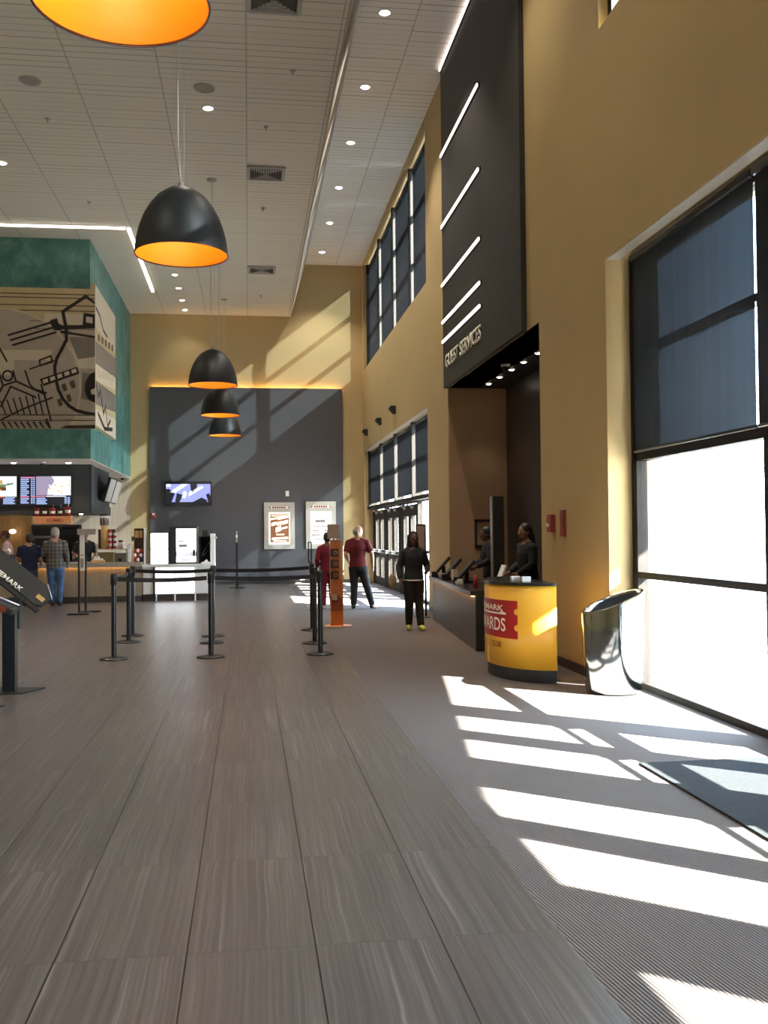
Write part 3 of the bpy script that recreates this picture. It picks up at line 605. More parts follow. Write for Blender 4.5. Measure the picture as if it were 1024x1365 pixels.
# ------------------------------------------------------------------ teal box over the concession with its mural
XT, YT, ZT = -3.38, 21.8, 3.15
struct('wall_teal', B(-9, XT, YT, D, ZT, ZL), 'teal')
struct('trim_5', B(-9, XT - .004, YT + .004, D, ZT - .02, ZT), 'white_soffit')
def mural():
    t = thing('mural_panel', 'tan and grey printed mural wrapping the corner of the teal wall', 'mural', (-5, YT, 3.8))
    yf = YT - .07
    MB().box(-8.99, -3.27, yf, YT - .001, 3.79, 6.83).build('front_panel', 'mural_base', t)
    MB().box(XT, -3.27, YT, 25.0, 3.87, 6.95).build('side_panel', 'mural_base', t)
    X = lambda p: -5.26 + p * .01567; Z = lambda q: 6.83 - (q - 384) * .01634
    d = MB(); lay = [0]
    def pg(pts, m, th=None):
        lay[0] += 1
        pts = [(min(max(X(a), -8.99), -3.272), min(max(Z(b), 3.795), 6.825)) for a, b in pts]
        y = yf - .0006 * lay[0] / 4 - .001; d.prism(pts, y, yf, 'y', m)
    def ln(pts, w, m='mural_dk'):
        for (a, b), (c, e) in zip(pts, pts[1:]):
            l = math.hypot(c - a, e - b) or 1; nx, ny = -(e - b) / l * w / 2, (c - a) / l * w / 2; ex, ey = (c - a) / l * w * .3, (e - b) / l * w * .3
            pg([(a + nx - ex, b + ny - ey), (c + nx + ex, e + ny + ey), (c - nx + ex, e - ny + ey), (a - nx - ex, b - ny - ey)], m)
    L0 = -230
    for y0, y1, m in ((384, 420, 'mural_base'), (435, 455, 'mural_md'), (463, 490, 'mural_lt'), (490, 560, 'mural_md'), (553, 571, 'mural_lt')): pg([(L0, y0), (127, y0), (127, y1), (L0, y1)], m)
    circ = [(5 + 102 * math.cos(a), 515 + 102 * math.sin(a)) for a in [2 * math.pi * k / 40 for k in range(40)]]
    circ = [(a, min(b, 570)) for a, b in circ]
    pg(circ, 'mural_md')
    for y in (392, 397, 407, 414): ln([(L0, y), (127, y)], 1.4, 'mural_brown')
    for y in (428, 438): ln([(40, y), (127, y)], .8, 'mural_brown')
    pg([(L0, 436), (75, 438), (85, 462), (L0, 462)], 'mural_gr') if False else None
    pg([(60, 418), (127, 418), (127, 434), (60, 430)], 'mural_lt'); pg([(92, 448), (127, 449), (127, 474), (104, 478)], 'mural_gr'); pg([(110, 495), (127, 498), (127, 535), (108, 530)], 'mural_gr')
    pg([(L0, 470), (70, 466), (62, 500), (L0, 500)], 'mural_lt'); pg([(20, 480), (70, 480), (75, 505), (20, 512)], 'mural_md')
    arc = [(5 + 102 * math.cos(a), 515 + 102 * math.sin(a)) for a in [-math.pi * .98 + (math.pi * 1.16) * k / 30 for k in range(31)]]
    ln(arc, 2.4, 'mural_line')
    for k in range(-1, 2): ln([(15 + 3 * k, 454 + 6.5 * k), (72 + 3 * k, 436 + 6.5 * k)], 2.6)
    ln([(70, 428), (82, 436), (127, 434)], 5); pg([(66, 428), (76, 424), (82, 440), (72, 440)], 'mural_dk')
    bottle = [(127, 402), (115, 394), (84, 415), (88, 434), (89, 452), (83, 464), (76, 477), (73, 488), (74, 503), (78, 519), (84, 531), (92, 540), (102, 546), (114, 549), (127, 551)]
    ln(bottle, 4.2)
    pg([(112, 416), (127, 418), (127, 436), (110, 436)], 'mural_dk'); pg([(115, 421), (124, 422), (124, 430), (115, 429)], 'mural_lt'); ln([(82, 442), (127, 448)], 3)
    pg([(53, 505), (103, 488), (106, 497), (58, 514)], 'mural_dk')
    for k in range(5): a = 57 + k * 9.5; b = 506 - k * 3.4; pg([(a, b), (a + 6.5, b - 2.2), (a + 7.5, b + 2.6), (a + 1.2, b + 4.8)], 'mural_lt')
    ln([(55, 512), (60, 528), (68, 560)], 2.2); ln([(34, 494), (40, 512), (46, 518), (62, 523)], 2.2); ln([(0, 560), (30, 545), (70, 529)], 2)
    cc = [(11 + 6.5 * math.cos(a), 501 + 6.5 * math.sin(a)) for a in [2 * math.pi * k / 16 for k in range(17)]]; ln(cc, 2.4)
    ln([(0, 497), (5, 514), (22, 508), (18, 494)], 2.2); ln([(5, 514), (-8, 538)], 2.4); ln([(15, 515), (2, 542)], 2.2); ln([(22, 508), (60, 525)], 2.4); ln([(15, 515), (48, 529)], 2.2)
    ln([(-2, 460), (10, 482)], 2.2); ln([(53, 480), (68, 474), (70, 482), (54, 487), (53, 480)], 2); ln([(40, 492), (72, 480)], 1.6)
    for a, b in ((82, 512), (93, 508), (76, 532), (88, 526)): pg([(a, b), (a + 5, b - 2), (a + 8, b + 7), (a + 3, b + 9)], 'mural_brown')
    pg([(127, 494), (120, 498), (114, 508), (113, 520), (117, 530), (127, 536)], 'mural_dk'); pg([(127, 516), (121, 519), (122, 524), (127, 525)], 'mural_lt')
    for k in range(-24, 9): ln([(k * 8.2 - 6, 536 - max(k, 0) * 1.6), (k * 8.2, 551)], 1.7)
    for k in range(-26, 8): ln([(k * 8.2 + 4, 562), (k * 8.2 + 9, 571)], 2.4)
    ln([(62, 558), (67, 571)], 3); pg([(88, 566), (127, 565), (127, 571), (80, 571)], 'mural_dk'); ln([(L0, 553), (127, 552)], 1.2, 'mural_brown'); ln([(L0, 561), (127, 559)], 1, 'mural_brown')
    for off in (-130, -215):
        ln([(off + 84, 415), (off + 40, 440), (off + 30, 500), (off + 70, 545)], 4); pg([(off + 20, 470), (off + 60, 480), (off + 55, 530), (off + 15, 520)], 'mural_gr')
    d.build('front_print', None, t)
    s = MB(); lay2 = [0]
    def sg(pts, m):
        lay2[0] += 1; s.prism([(YT + a * 3.2, 3.87 + b * 3.08) for a, b in pts], -3.27, -3.2692 + .0002 * lay2[0], 'x', m)
    def sl(pts, w, m='mural_dk'):
        for (a, b), (c, e) in zip(pts, pts[1:]): sg([(a - w * .3, b + w / 2), (c + w * .3, e + w / 2), (c + w * .3, e - w / 2), (a - w * .3, b - w / 2)], m)
    sg([(0, .7), (1, .7), (1, .999), (0, .999)], 'mural_lt'); sg([(0, .44), (1, .5), (1, .66), (0, .6)], 'mural_gr'); sg([(0, .32), (1, .4), (1, .5), (0, .44)], 'mural_lt'); sg([(0, .15), (1, .22), (1, .36), (0, .32)], 'mural_gr'); sg([(0, .002), (1, .002), (1, .16), (0, .12)], 'mural_lt')
    for k in range(5): a = .1 + k * .17; sg([(a, .62 + .015 * k), (a + .09, .63 + .015 * k), (a + .09, .68 + .015 * k), (a, .67 + .015 * k)], 'mural_brown'); sg([(a, .36 + .02 * k), (a + .1, .37 + .02 * k), (a + .1, .42 + .02 * k), (a, .41 + .02 * k)], 'mural_line')
    sl([(.02, .84), (.2, .82), (.35, .75), (.55, .74)], .02); sl([(.02, .3), (.12, .22), (.2, .28), (.35, .12), (.45, .2), (.55, .05), (.7, .12)], .025); sl([(.1, .1), (.4, .02), (.8, .06)], .03)
    s.build('side_print', None, t)
mural()
for i, (x, y) in enumerate(((-5.19, 22.7), (-4.01, 22.7))):
    downlight(x, y, ZT - .02, 'small downlight under the teal wall, ' + ('left of the security camera' if i == 0 else 'right of the security camera'), 'downlights under the teal wall', r=.075, power=40, lens='spotw')
for x in (-6.4, -7.6): downlight(x, 22.7, ZT - .02, 'small downlight under the teal wall outside the photo', 'downlights under the teal wall', r=.075, power=40, lens='spotw')
def camera_dome(x, y, z, label):
    t = thing('security_camera', label, 'camera', (x, y, z - .1))
    MB().lathe([(.07, z), (.07, z - .03), (.05, z - .035), (0, z - .035)], (x, y, 0), 20).build('mount', 'white', t)
    MB().lathe([(.055, z - .035), (.05, z - .07), (.03, z - .095), (0, z - .1)], (x, y, 0), 20).build('dome', 'blackm', t)
    return t
camera_dome(-4.55, 22.6, ZT - .02, 'small white security camera between the two downlights under the teal wall')
camera_dome(-3.52, 28.3, ZT - .02, 'small white security camera in the far corner under the teal wall')
camera_dome(3.8, 14.05, 3.97, 'dark dome camera on the alcove ceiling beside the row of spotlights')
for i, y in enumerate((15.88, 15.17, 14.45, 13.79, 13.07)):
    downlight(4.0, y, 3.97, 'spotlight in the dark alcove ceiling, ' + ('farthest and lowest in the photo', 'second from the far end', 'middle one of five', 'second from the near end', 'nearest and highest in the photo')[i], 'alcove spotlights', r=.05, power=18, lens='spot', ang=1.2)

# ------------------------------------------------------------------ concession stand
t = thing('menu_bulkhead', 'dark grey boxed bulkhead carrying the menu screens', 'bulkhead', (-6, 24, 2.0))
B(-9, -3.64, 23.3, 26.5, 2.0, ZT - .021).build('casing', 'charcoal', t)
B(-3.641, -3.60, 23.3, 26.5, 2.0, 2.22).box(-3.641, -3.60, 23.3, 23.75, 2.22, ZT - .022).build('side_frame', 'kioskm', t)
def menu(x0, x1, z0, z1, label, kind):
    y = 23.24; t = thing('menu_screen', label, 'menu screen', ((x0 + x1) / 2, 23.27, z0), 0, 'menu screens')
    B(x0, x1, y, 23.298, z0, z1).build('case', 'blackm', t)
    s = MB().box(x0 + .02, x1 - .02, y - .004, y, z0 + .02, z1 - .02, m='tvdk'); w, h = x1 - x0 - .04, z1 - z0 - .04; n = [0]
    def p(pts, m): n[0] += 1; s.prism([(x0 + .02 + a * w, z0 + .02 + b * h) for a, b in pts], y - .004 - .0004 * n[0], y - .004, 'y', m)
    def r(a, b, c, d, m): p([(a, c), (b, c), (b, d), (a, d)], m)
    if kind == 'popcorn':
        r(.32, 1, .34, 1, 'tvvio'); r(.62, 1, .34, .98, 'tvwhite') if False else p([(.62, 1), (1, 1), (1, .34), (.66, .34), (.6, .6), (.68, .85)], 'tvlt')
        pile = [(.54, .36), (.55, .55), (.6, .68), (.66, .72), (.72, .8), (.8, .78), (.86, .82), (.93, .72), (1, .66), (1, .36)]; p(pile, 'tvwhite')
        rnd = random.Random(5)
        for k in range(16): a = rnd.uniform(.57, .96); b = rnd.uniform(.38, .7); p([(a, b), (a + .03, b + .02), (a + .02, b + .06), (a - .01, b + .04)], 'tvcheese' if k % 3 == 0 else 'tvlt')
        for k in range(14):
            b = .93 - k * .067
            if k in (0, 10): r(.02, .18 + .12 * (k == 0), b, b + .05, 'tvpink'); r(.22, .3, b, b + .05, 'tvpink'); continue
            r(.02, .14 + .05 * math.sin(k * 2.1) ** 2, b, b + .042, 'tvtxt'); r(.22, .25, b, b + .042, 'tvtxt'); r(.265, .295, b, b + .042, 'tvtxt')
        r(.32, .5, .28, .32, 'tvpink'); r(.52, .9, .29, .32, 'tvlt')
        for k in range(4): b = .21 - k * .06; r(.33, .5 + .03 * (k % 2), b, b + .04, 'tvtxt'); r(.88, .92, b + .02, b + .06, 'tvtxt'); r(.94, .98, b + .02, b + .06, 'tvtxt')
    else:
        r(0, 1, .3, 1, 'tvlt'); p([(.3, .3), (1, .3), (1, .5), (.3, .42)], 'tvwhite'); p([(.38, .72), (.42, .84), (.52, .93), (.62, .93), (.72, .86), (.74, .74)], 'tvbun')
        p([(.36, .66), (.78, .62), (.82, .72), (.38, .74)], 'tvgreen'); p([(.36, .52), (.8, .5), (.8, .62), (.36, .66)], 'tvpatty'); p([(.36, .48), (.72, .5), (.66, .6), (.38, .58)], 'tvcheese'); p([(.8, .75), (.95, .78), (.93, .72), (.82, .68)], 'tvgreen')
        r(0, .75, .24, .3, 'tvred')
        for k in range(5): b = .24 - k * .05; r(.74 + .03 * (k == 0), .97 - .03 * (k % 2), b, b + .035, 'tvtxt')
    s.build('screen', None, t)
menu(-5.20, -4.03, 2.17, 2.87, 'menu screen showing popcorn and price columns, over the counter', 'popcorn')
menu(-6.40, -5.23, 2.17, 2.87, 'menu screen showing a burger, cut off by the left edge', 'burger')
menu(-7.60, -6.43, 2.17, 2.87, 'menu screen beyond the left edge of the photo', 'popcorn')
# two tilted screens on the bulkhead's side, seen edge-on
for k, (y, w, l) in enumerate(((24.9, 'greypl', 'nearer'), (26.0, 'greypl', 'farther'))):
    t = thing('side_screen', 'tilted dark screen with painted pale glare on the side of the bulkhead, ' + l + ' one', 'screen', (-3.55, y, 2.25), 0, 'tilted screens on the bulkhead side')
    R_ = Matrix.Translation((-3.5, y, 2.3)) @ Matrix.Rotation(.28, 4, 'Y')
    MB().box(-.03, .03, -.5, .5, 0, .62, mtx=R_).build('case', 'blackm', t); MB().box(.031, .035, -.46, .46, .03, .59, mtx=R_).build('screen', 'frame', t)  # pale face colour holds the glare on each screen
    MB().box(-.14, -.02, -.08, .08, .2, .4, mtx=R_).build('bracket', 'blackm', t)
for x in (-3.8, -4.5): pass
for y in (23.7,): downlight(-3.9, y, 2.0, 'small downlight under the corner of the menu bulkhead', 'downlights under the bulkhead', r=.06, power=25)
for x in (-5.0, -6.2, -7.6): downlight(x, 24.6, 2.0, 'small downlight under the menu bulkhead', 'downlights under the menu bulkhead', r=.06, power=40)
for x, y in ((-4.3, 27.6), (-3.9, 27.6)): downlight(x, y, ZT - .02, 'downlight under the teal wall behind the bulkhead', 'downlights behind the bulkhead', r=.07, power=60)

struct('wall_concession', B(-9, -5.5, 25.9, 26.05, 0, 2.0), 'wood')
t = thing('drink_station', 'dark back-bar drink station with shelves behind the queueing customers', 'drink station', (-4.9, 25.9, 0))
MB().box(-5.45, -4.28, 25.7, 26.1, 0, .85).box(-5.45, -5.40, 25.7, 26.1, .85, 1.75).box(-4.33, -4.28, 25.7, 26.1, .85, 1.75).box(-5.45, -4.28, 25.95, 26.1, .85, 1.75).box(-5.45, -4.28, 25.7, 26.1, 1.7, 1.76).build('cabinet', 'kick', t)
B(-5.4, -4.33, 25.72, 25.95, 1.48, 1.64).build('upper_panel', 'blackm', t); B(-5.4, -4.9, 25.74, 25.95, 1.42, 1.62).build('valance', 'greypl', t, label='pale grey front panel')
for k in range(5): MB().lathe([(0, .86), (.045, .86), (.06, 1.08), (0, 1.08)], (-5.3 + k * .22, 25.82, 0), 14).build('dispenser', ('copper', 'white', 'greypl', 'copper', 'paper')[k], t)
MB().box(-5.1, -4.96, 25.69, 25.7, 1.22, 1.36).box(-4.72, -4.6, 25.69, 25.7, 1.24, 1.36).build('notice', 'paper', t)
t = thing('header_sign', 'lit orange header sign over the drink station', 'sign', (-4.44, 23.2, 1.76))
B(-4.86, -4.02, 23.08, 23.29, 1.76, 1.93).build('board', 'combo', t); text('COMBO', .36, .08, (-4.55, 23.075, 1.80), (1, 0, 0), (0, 0, 1), .006, .01).build('lettering', 'dred', t); B(-4.8, -4.08, 23.2, 23.28, 1.93, 2.0).build('hanger', 'kick', t)
def cup(x, y, z, r, h, body, lab, group, straw=False, band='cream'):
    t = thing('drink_cup', lab, 'cup', (x, y, z), 0, group)
    MB().lathe([(0, z), (r * .72, z), (r, z + h), (r * 1.05, z + h), (r * 1.05, z + h + .012), (0, z + h + .012)], (x, y, 0), 18).build('cup_body', body, t)
    MB().lathe([(r * .82, z + h * .35), (r * .93, z + h * .7)], (x, y, 0), 18).lathe([(r * .83, z + h * .35), (r * .94, z + h * .7)], (x, y, 0), 18).build('band', band, t)
    if straw: MB().tube([(x + .01, y, z + h), (x + .02, y, z + h + .09)], .006, 6).build('straw', 'white', t)
for k, (b, s_, l) in enumerate((('cupred', 0, 'red cup on the header sign, leftmost of five'), ('brownd', 0, 'dark clear cup on the header sign, second from left'), ('cupred', 1, 'red cup with a straw in the middle of the header sign'), ('brownd', 1, 'dark cup with a straw on the header sign, fourth from left'), ('cupred', 1, 'large red cup on the header sign, rightmost of five'))):
    cup(-4.78 + k * .17, 23.13, 1.931, .055 + .015 * (k in (2, 4)), .17 + .03 * (k == 4), b, l, 'cups on the header sign', s_)

CY = 22.3
t = thing('concession_counter', 'long taupe concession counter with amber glow under its pale top', 'counter', (-5.7, 22.6, 0))
B(-8.99, -2.37, CY, 23.0, .13, .80).build('front_panel', 'counter', t); B(-8.99, -2.38, CY + .02, 22.98, 0, .13).build('toe_kick', 'kick', t)
B(-8.99, -2.36, CY - .10, 23.02, .80, .88).build('worktop', 'ctop', t); B(-8.98, -2.6, CY - .05, CY - .02, .79, .80).build('light_strip', 'ledo', t); B(-8.99, -2.36, CY - .10, CY - .085, .775, .80).build('front_lip', 'ctop', t)
# right hand run of white cabinets
t = thing('service_cabinet', 'white-fronted service cabinet run at the right end of the counter', 'cabinet', (-1.6, 22.6, 0))
B(-2.355, -.80, CY + .06, 23.0, .15, .76).build('body', 'white', t); B(-2.355, -.82, CY + .10, 22.98, 0, .15).build('toe_kick', 'kick', t); B(-2.355, -.76, CY - .03, 23.02, .76, .82).build('worktop', 'white', t)
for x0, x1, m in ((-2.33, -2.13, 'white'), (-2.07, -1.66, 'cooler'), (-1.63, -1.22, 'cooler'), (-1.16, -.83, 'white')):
    B(x0, x1, CY + .03, CY + .06, .17, .73).build('door', m, t, label='white door with added glow' if m == 'cooler' else 'white door')  # glow added to the white doors; they hold no lamp
B(-2.12, -2.08, CY + .01, CY + .06, .1, .76).build('post', 'blackm', t)  # black strip stands for the shade in the gap between cabinets
for x in (-2.06, -1.65, -1.2): MB().cyl((x, CY + .08, 0), .02, 0, .17, 10).build('leg', 'white', t)

t = thing('merchandise_display', 'dark brown merchandise display with red candy bags on the counter', 'display', (-2.36, 22.5, .881))
B(-2.55, -2.34, 22.5, 22.9, .881, 1.63).build('case', 'brownd', t); B(-2.6, -2.53, 22.45, 22.5, 1.35, 1.45).build('sign_tab', 'kick', t)
MB().box(-2.53, -2.45, 22.49, 22.5, 1.42, 1.58).box(-2.43, -2.37, 22.49, 22.5, 1.42, 1.58).build('card', 'ochre', t)
rnd = random.Random(11)
for k in range(9):
    x, z = -2.52 + (k % 3) * .06, .90 + (k // 3) * .1; MB().ball((x, 22.46, z + .03), .035, .03, .045, 10).build('candy_bag', ('cupred', 'paper', 'navy', 'cream', 'cupred', 'paper', 'cupred', 'cream', 'cupred')[k], t)
one(B(-2.69, -2.61, 22.4, 22.5, .881, 1.28), 'counter_post', 'white upright post at the end of the glass counter case', 'post', 'white', bevel=.01)
one(B(-2.33, -2.29, 22.42, 22.5, .821, 1.64), 'end_panel', 'thin white upright panel beside the brown merchandise display', 'panel', 'white')
t = thing('ice_machine', 'white front drinks cooler on the counter, left of the black one', 'cooler', (-1.98, 22.7, .82))
B(-2.2, -1.78, 22.45, 22.9, .82, 1.55).build('case', 'blackm', t); B(-2.18, -1.80, 22.43, 22.45, .83, 1.15).box(-2.18, -1.80, 22.43, 22.45, 1.17, 1.52).build('glowing_front', 'cooler', t, label='white front with added glow'); B(-2.18, -1.80, 22.425, 22.45, 1.15, 1.17).build('divider', 'greypl', t)  # brightness of the white front is put in as glow
t = thing('drinks_cooler', 'tall black glass-front drinks cooler on the white cabinets', 'cooler', (-1.45, 22.7, .82))
B(-1.77, -1.15, 22.5, 22.95, .82, 1.66).build('case', 'blackm', t); B(-1.62, -1.18, 22.47, 22.5, 1.1, 1.62).build('glowing_front', 'cooler', t, label='bright lit glass'); B(-1.62, -1.18, 22.47, 22.5, .86, .98).build('lower_front', 'cooler', t); B(-1.62, -1.18, 22.475, 22.5, .98, 1.1).build('shelf_band', 'coolerd', t)
B(-1.56, -1.38, 22.465, 22.47, 1.2, 1.26).box(-1.58, -1.42, 22.465, 22.47, 1.32, 1.34).box(-1.5, -1.28, 22.465, 22.47, .9, .92).build('print', 'greypl', t); B(-1.16, -1.13, 22.46, 22.5, .84, 1.66).build('door_edge', 'alu', t); B(-1.25, -1.2, 22.45, 22.47, 1.0, 1.14).build('handle', 'blackm', t)
t = thing('lid_rack', 'rack of black cup lids with a white end panel on the white cabinets', 'rack', (-.95, 22.6, .82))
B(-.86, -.76, 22.42, 22.9, .82, 1.5).build('side_panel', 'white', t); B(-1.12, -.86, 22.5, 22.9, 1.42, 1.44).box(-1.12, -.86, 22.85, 22.9, .82, 1.44).box(-1.12, -1.10, 22.5, 22.9, .82, 1.44).build('frame', 'blackm', t); B(-1.04, -.92, 22.55, 22.7, 1.44, 1.58).build('dispenser', 'blackm', t)
for k in range(4):
    R_ = Matrix.Translation((-1.05 + k * .05, 22.5, 1.0 + .08 * k)) @ Matrix.Rotation(.7, 4, 'Y'); MB().box(-.035, .035, 0, .3, 0, .25, mtx=R_).build('lid_tube', 'greypl' if k % 2 else 'blackm', t)
one(MB().box(-1.06, -.87, 22.28, 22.41, .821, .86).prism([(-1.02, .86), (-.90, .86), (-.94, .92)], 22.3, 22.40, 'y'), 'napkin_tray', 'small white tray of napkins in front of the black lid rack', 'tray', 'paper')

t = thing('glass_case', 'low glass display case on the counter', 'display case', (-3.0, 22.6, .881))
for x in (-3.36, -2.99, -2.72): B(x, x + .02, 22.42, 22.44, .881, 1.15).build('post', 'alu', t)
B(-3.38, -2.69, 22.42, 22.85, 1.15, 1.18).build('top_shelf', 'frame', t); B(-3.36, -2.7, 22.43, 22.435, .89, 1.14).build('glass_front', 'glass', t); B(-3.36, -3.0, 22.55, 22.8, .881, 1.1).build('stock', 'copper', t, label='brown boxed stock'); B(-2.97, -2.74, 22.55, 22.8, .881, 1.08).build('steel_insert', 'greypl', t)
MB().box(-2.9, -2.82, 22.46, 22.5, .9, .96).build('tag', 'blackm', t)
t = thing('popcorn_bucket', 'striped popcorn bucket with black lid on a stack of cups', 'bucket', (-3.2, 22.55, 1.72))
MB().lathe([(0, 1.70), (.085, 1.70), (.11, 1.92), (0, 1.92)], (-3.2, 22.55, 0), 20).build('bucket_body', 'white', t); MB().lathe([(0, 1.92), (.115, 1.92), (.11, 1.96), (0, 1.965)], (-3.2, 22.55, 0), 20).build('lid', 'blackm', t)
for k in range(5):
    a = -PI / 2 + (k - 2) * .5; MB().box(-.016, .016, -.004, .004, 0, .2, mtx=Matrix.Translation((-3.2 + .1 * math.cos(a), 22.55 + .1 * math.sin(a), 1.71)) @ Matrix.Rotation(a + PI / 2, 4, 'Z')).build('stripe', 'dred' if k % 2 else 'blackm', t)
one(MB().lathe([(0, 1.18), (.075, 1.18), (.078, 1.695), (0, 1.695)], (-3.2, 22.55, 0), 20), 'cup_stack', 'tall stack of pale cups below the popcorn bucket', 'cup stack', 'ochre')
for k, (x, h) in enumerate(((-3.08, .42), (-2.97, .36))):
    t = thing('cup_tower', ('taller' if k == 0 else 'shorter') + ' clear tower of red and white cups on the glass case', 'cup stack', (x, 22.5, 1.18), 0, 'cup towers on the glass case')
    for j in range(int(h / .06)): MB().lathe([(.036, 1.181 + j * .06), (.045, 1.232 + j * .06), (.047, 1.236 + j * .06), (.036, 1.24 + j * .06)], (x, 22.5, 0), 14).build('cup', 'white' if j % 2 else 'cupred', t)
t = thing('display_card', 'dark red picture card standing on the glass case', 'card', (-3.3, 22.75, 1.18))
B(-3.37, -3.0, 22.76, 22.78, 1.181, 1.62).build('card', 'brownd', t); MB().ball((-3.2, 22.758, 1.4), .09, .008, .13, 16).build('picture', 'copper', t); B(-3.25, -3.1, 22.78, 22.84, 1.181, 1.19).build('stand', 'blackm', t)
t = thing('jar', 'small white jar with black lid on the glass case', 'jar', (-2.86, 22.6, 1.181))
MB().lathe([(0, 1.181), (.06, 1.181), (.06, 1.3), (.045, 1.33), (0, 1.33)], (-2.86, 22.6, 0), 18).build('jar_body', 'white', t); MB().lathe([(0, 1.33), (.05, 1.33), (.05, 1.37), (0, 1.37)], (-2.86, 22.6, 0), 18).build('lid', 'blackm', t)
t = thing('napkin_box', 'brown box of crumpled napkins on the counter beside the sign stand', 'napkin box', (-3.33, 22.34, .881))
B(-3.46, -3.16, 22.28, 22.4, .881, .93).build('box', 'ochre', t); MB().prism([(-3.44, .93), (-3.18, .93), (-3.23, .98), (-3.27, .96), (-3.3, 1.03), (-3.34, .97), (-3.38, 1.02), (-3.42, .96)], 22.3, 22.38, 'y').build('napkins', 'cream', t)
t = thing('food_warmer', 'dark counter food warmer with wrapped snacks at the left edge', 'food warmer', (-5.5, 22.6, .881))
B(-5.9, -5.2, 22.4, 22.9, .881, 1.07).build('base', 'blackm', t); B(-5.85, -5.25, 22.42, 22.85, 1.07, 1.1).build('tray', 'alu', t)
for k in range(6): MB().ball((-5.78 + k * .1, 22.55 + .1 * (k % 2), 1.15), .05, .06, .05, 10).build('snack', ('ochre', 'copper', 'cream')[k % 3], t)
t = thing('table_lamp', 'small glowing lamp behind the server in the maroon cap', 'lamp', (-5.88, 25.5, 1.5))
MB().ball((-5.88, 25.6, 1.60), .085, .085, .055).build('globe', 'bulb', t); MB().tube([(-5.88, 25.6, 1.63), (-5.88, 25.9, 1.74)], .012).build('arm', 'alu', t)

# ------------------------------------------------------------------ guest services desk
t = thing('guest_services_desk', 'long bowed guest services desk with black top and grey-brown front', 'desk', (3.2, 14.3, 0))
fx = [(3.11, 16.4), (3.045, 15.4), (2.965, 14.2), (2.885, 13.1), (2.81, 11.94)]
def plan(off, back=3.39, y0=None): return [(x - off, y) for x, y in fx] + [(back, 11.94), (back, 16.4)]
MB().prism(plan(0), .0, .69, 'z').build('front_panel', 'desk', t)
MB().prism([(x - .07, y) for x, y in fx] + [(3.6, 11.94), (3.6, 16.4)], .69, .75, 'z').build('worktop', 'darktop', t)
MB().prism([(x - .045, y) for x, y in fx] + [(x - .02, y) for x, y in fx[::-1]], .68, .69, 'z').build('light_strip', 'ledo', t, label='amber glow strip under the top')
B(2.80, 3.40, 11.90, 11.94, 0, .70).box(3.395, 3.56, 11.90, 12.0, 0, .69).build('end_panel', 'plinth', t)
def pos_terminal(x, y, rz, label):
    t = thing('cash_terminal', label, 'terminal', (x, y, .751), rz, 'terminals on the guest services desk')
    MB().box(-.12, .12, -.1, .1, 0, .03).box(-.03, .03, -.03, .03, .03, .17).build('stand', 'blackm', t, local=True)
    R_ = Matrix.Translation((0, 0, .2)) @ Matrix.Rotation(.85, 4, 'X')
    MB().box(-.2, .2, -.16, .16, -.02, .02, mtx=R_).build('monitor', 'blackm', t, local=True, bevel=.006); MB().box(-.18, .18, -.14, .14, .021, .024, mtx=R_).build('screen', 'plinth', t, local=True)
    MB().box(.1, .2, -.2, -.1, 0, .09).build('receipt_printer', 'blackm', t, local=True)
for x, y, a, l in ((3.2, 15.9, -1.75, 'farthest dark cash terminal on the desk, behind the walking woman'), (3.16, 14.9, -1.7, 'middle dark cash terminal on the desk'), (3.14, 13.9, -1.72, 'nearest dark cash terminal on the desk, before the dark upright panel')): pos_terminal(x, y, a, l)
t = thing('brochure_rack', 'small desktop rack of brochures between the cash terminals', 'rack', (3.1, 14.4, .751))
B(3.02, 3.12, 14.3, 14.5, .751, .77).build('base', 'blackm', t)
for k in range(4): MB().box(-.04, .04, -.004, .004, 0, .16, mtx=Matrix.Translation((3.07, 14.32 + k * .05, .77)) @ Matrix.Rotation(-.25, 4, 'X')).build('brochure', ('tancard', 'paper', 'ochre', 'tancard')[k], t)
one(MB().lathe([(0, .751), (.03, .751), (.032, .86), (.015, .88), (.015, .91), (0, .91)], (3.0, 12.75, 0), 14), 'red_bottle', 'small red bottle on the desk before the dark upright panel', 'bottle', 'cupred')
for k, (x, y) in enumerate(((3.07, 15.38), (2.93, 13.45))): one(B(x - .05, x + .05, y - .05, y + .05, .751, .80).box(x - .04, x + .04, y - .045, y - .03, .80, .83), 'card_reader', ('farther' if k == 0 else 'nearer') + ' small pale card reader on the desk', 'card reader', 'greypl' if k == 0 else 'white', group='card readers on the desk', bevel=.006)
t = thing('divider_panel', 'tall dark upright panel with a bright left edge rising from the desk', 'divider', (3.36, 12.9, .751))
B(3.285, 3.44, 12.9, 12.96, .751, 1.97).build('panel', 'kioskm', t); B(3.265, 3.285, 12.89, 12.97, .751, 1.97).build('edge_trim', 'alu', t, label='bright metal edge')
t = thing('wall_frame', 'dark picture frame on the dim tan alcove wall', 'picture frame', (4.0, 16.4, 1.2))
B(3.86, 4.28, 16.41, 16.447, 1.66, 1.70).box(3.86, 4.28, 16.41, 16.447, 1.22, 1.26).box(3.86, 3.90, 16.41, 16.447, 1.22, 1.70).box(4.24, 4.28, 16.41, 16.447, 1.22, 1.70).build('frame', 'blackm', t); B(3.9, 4.24, 16.43, 16.447, 1.26, 1.66).build('picture', 'brown', t)
t = thing('poster_stand', 'slim dark stand with a tan framed sheet behind the walking woman', 'sign stand', (3.0, 16.9, 0))
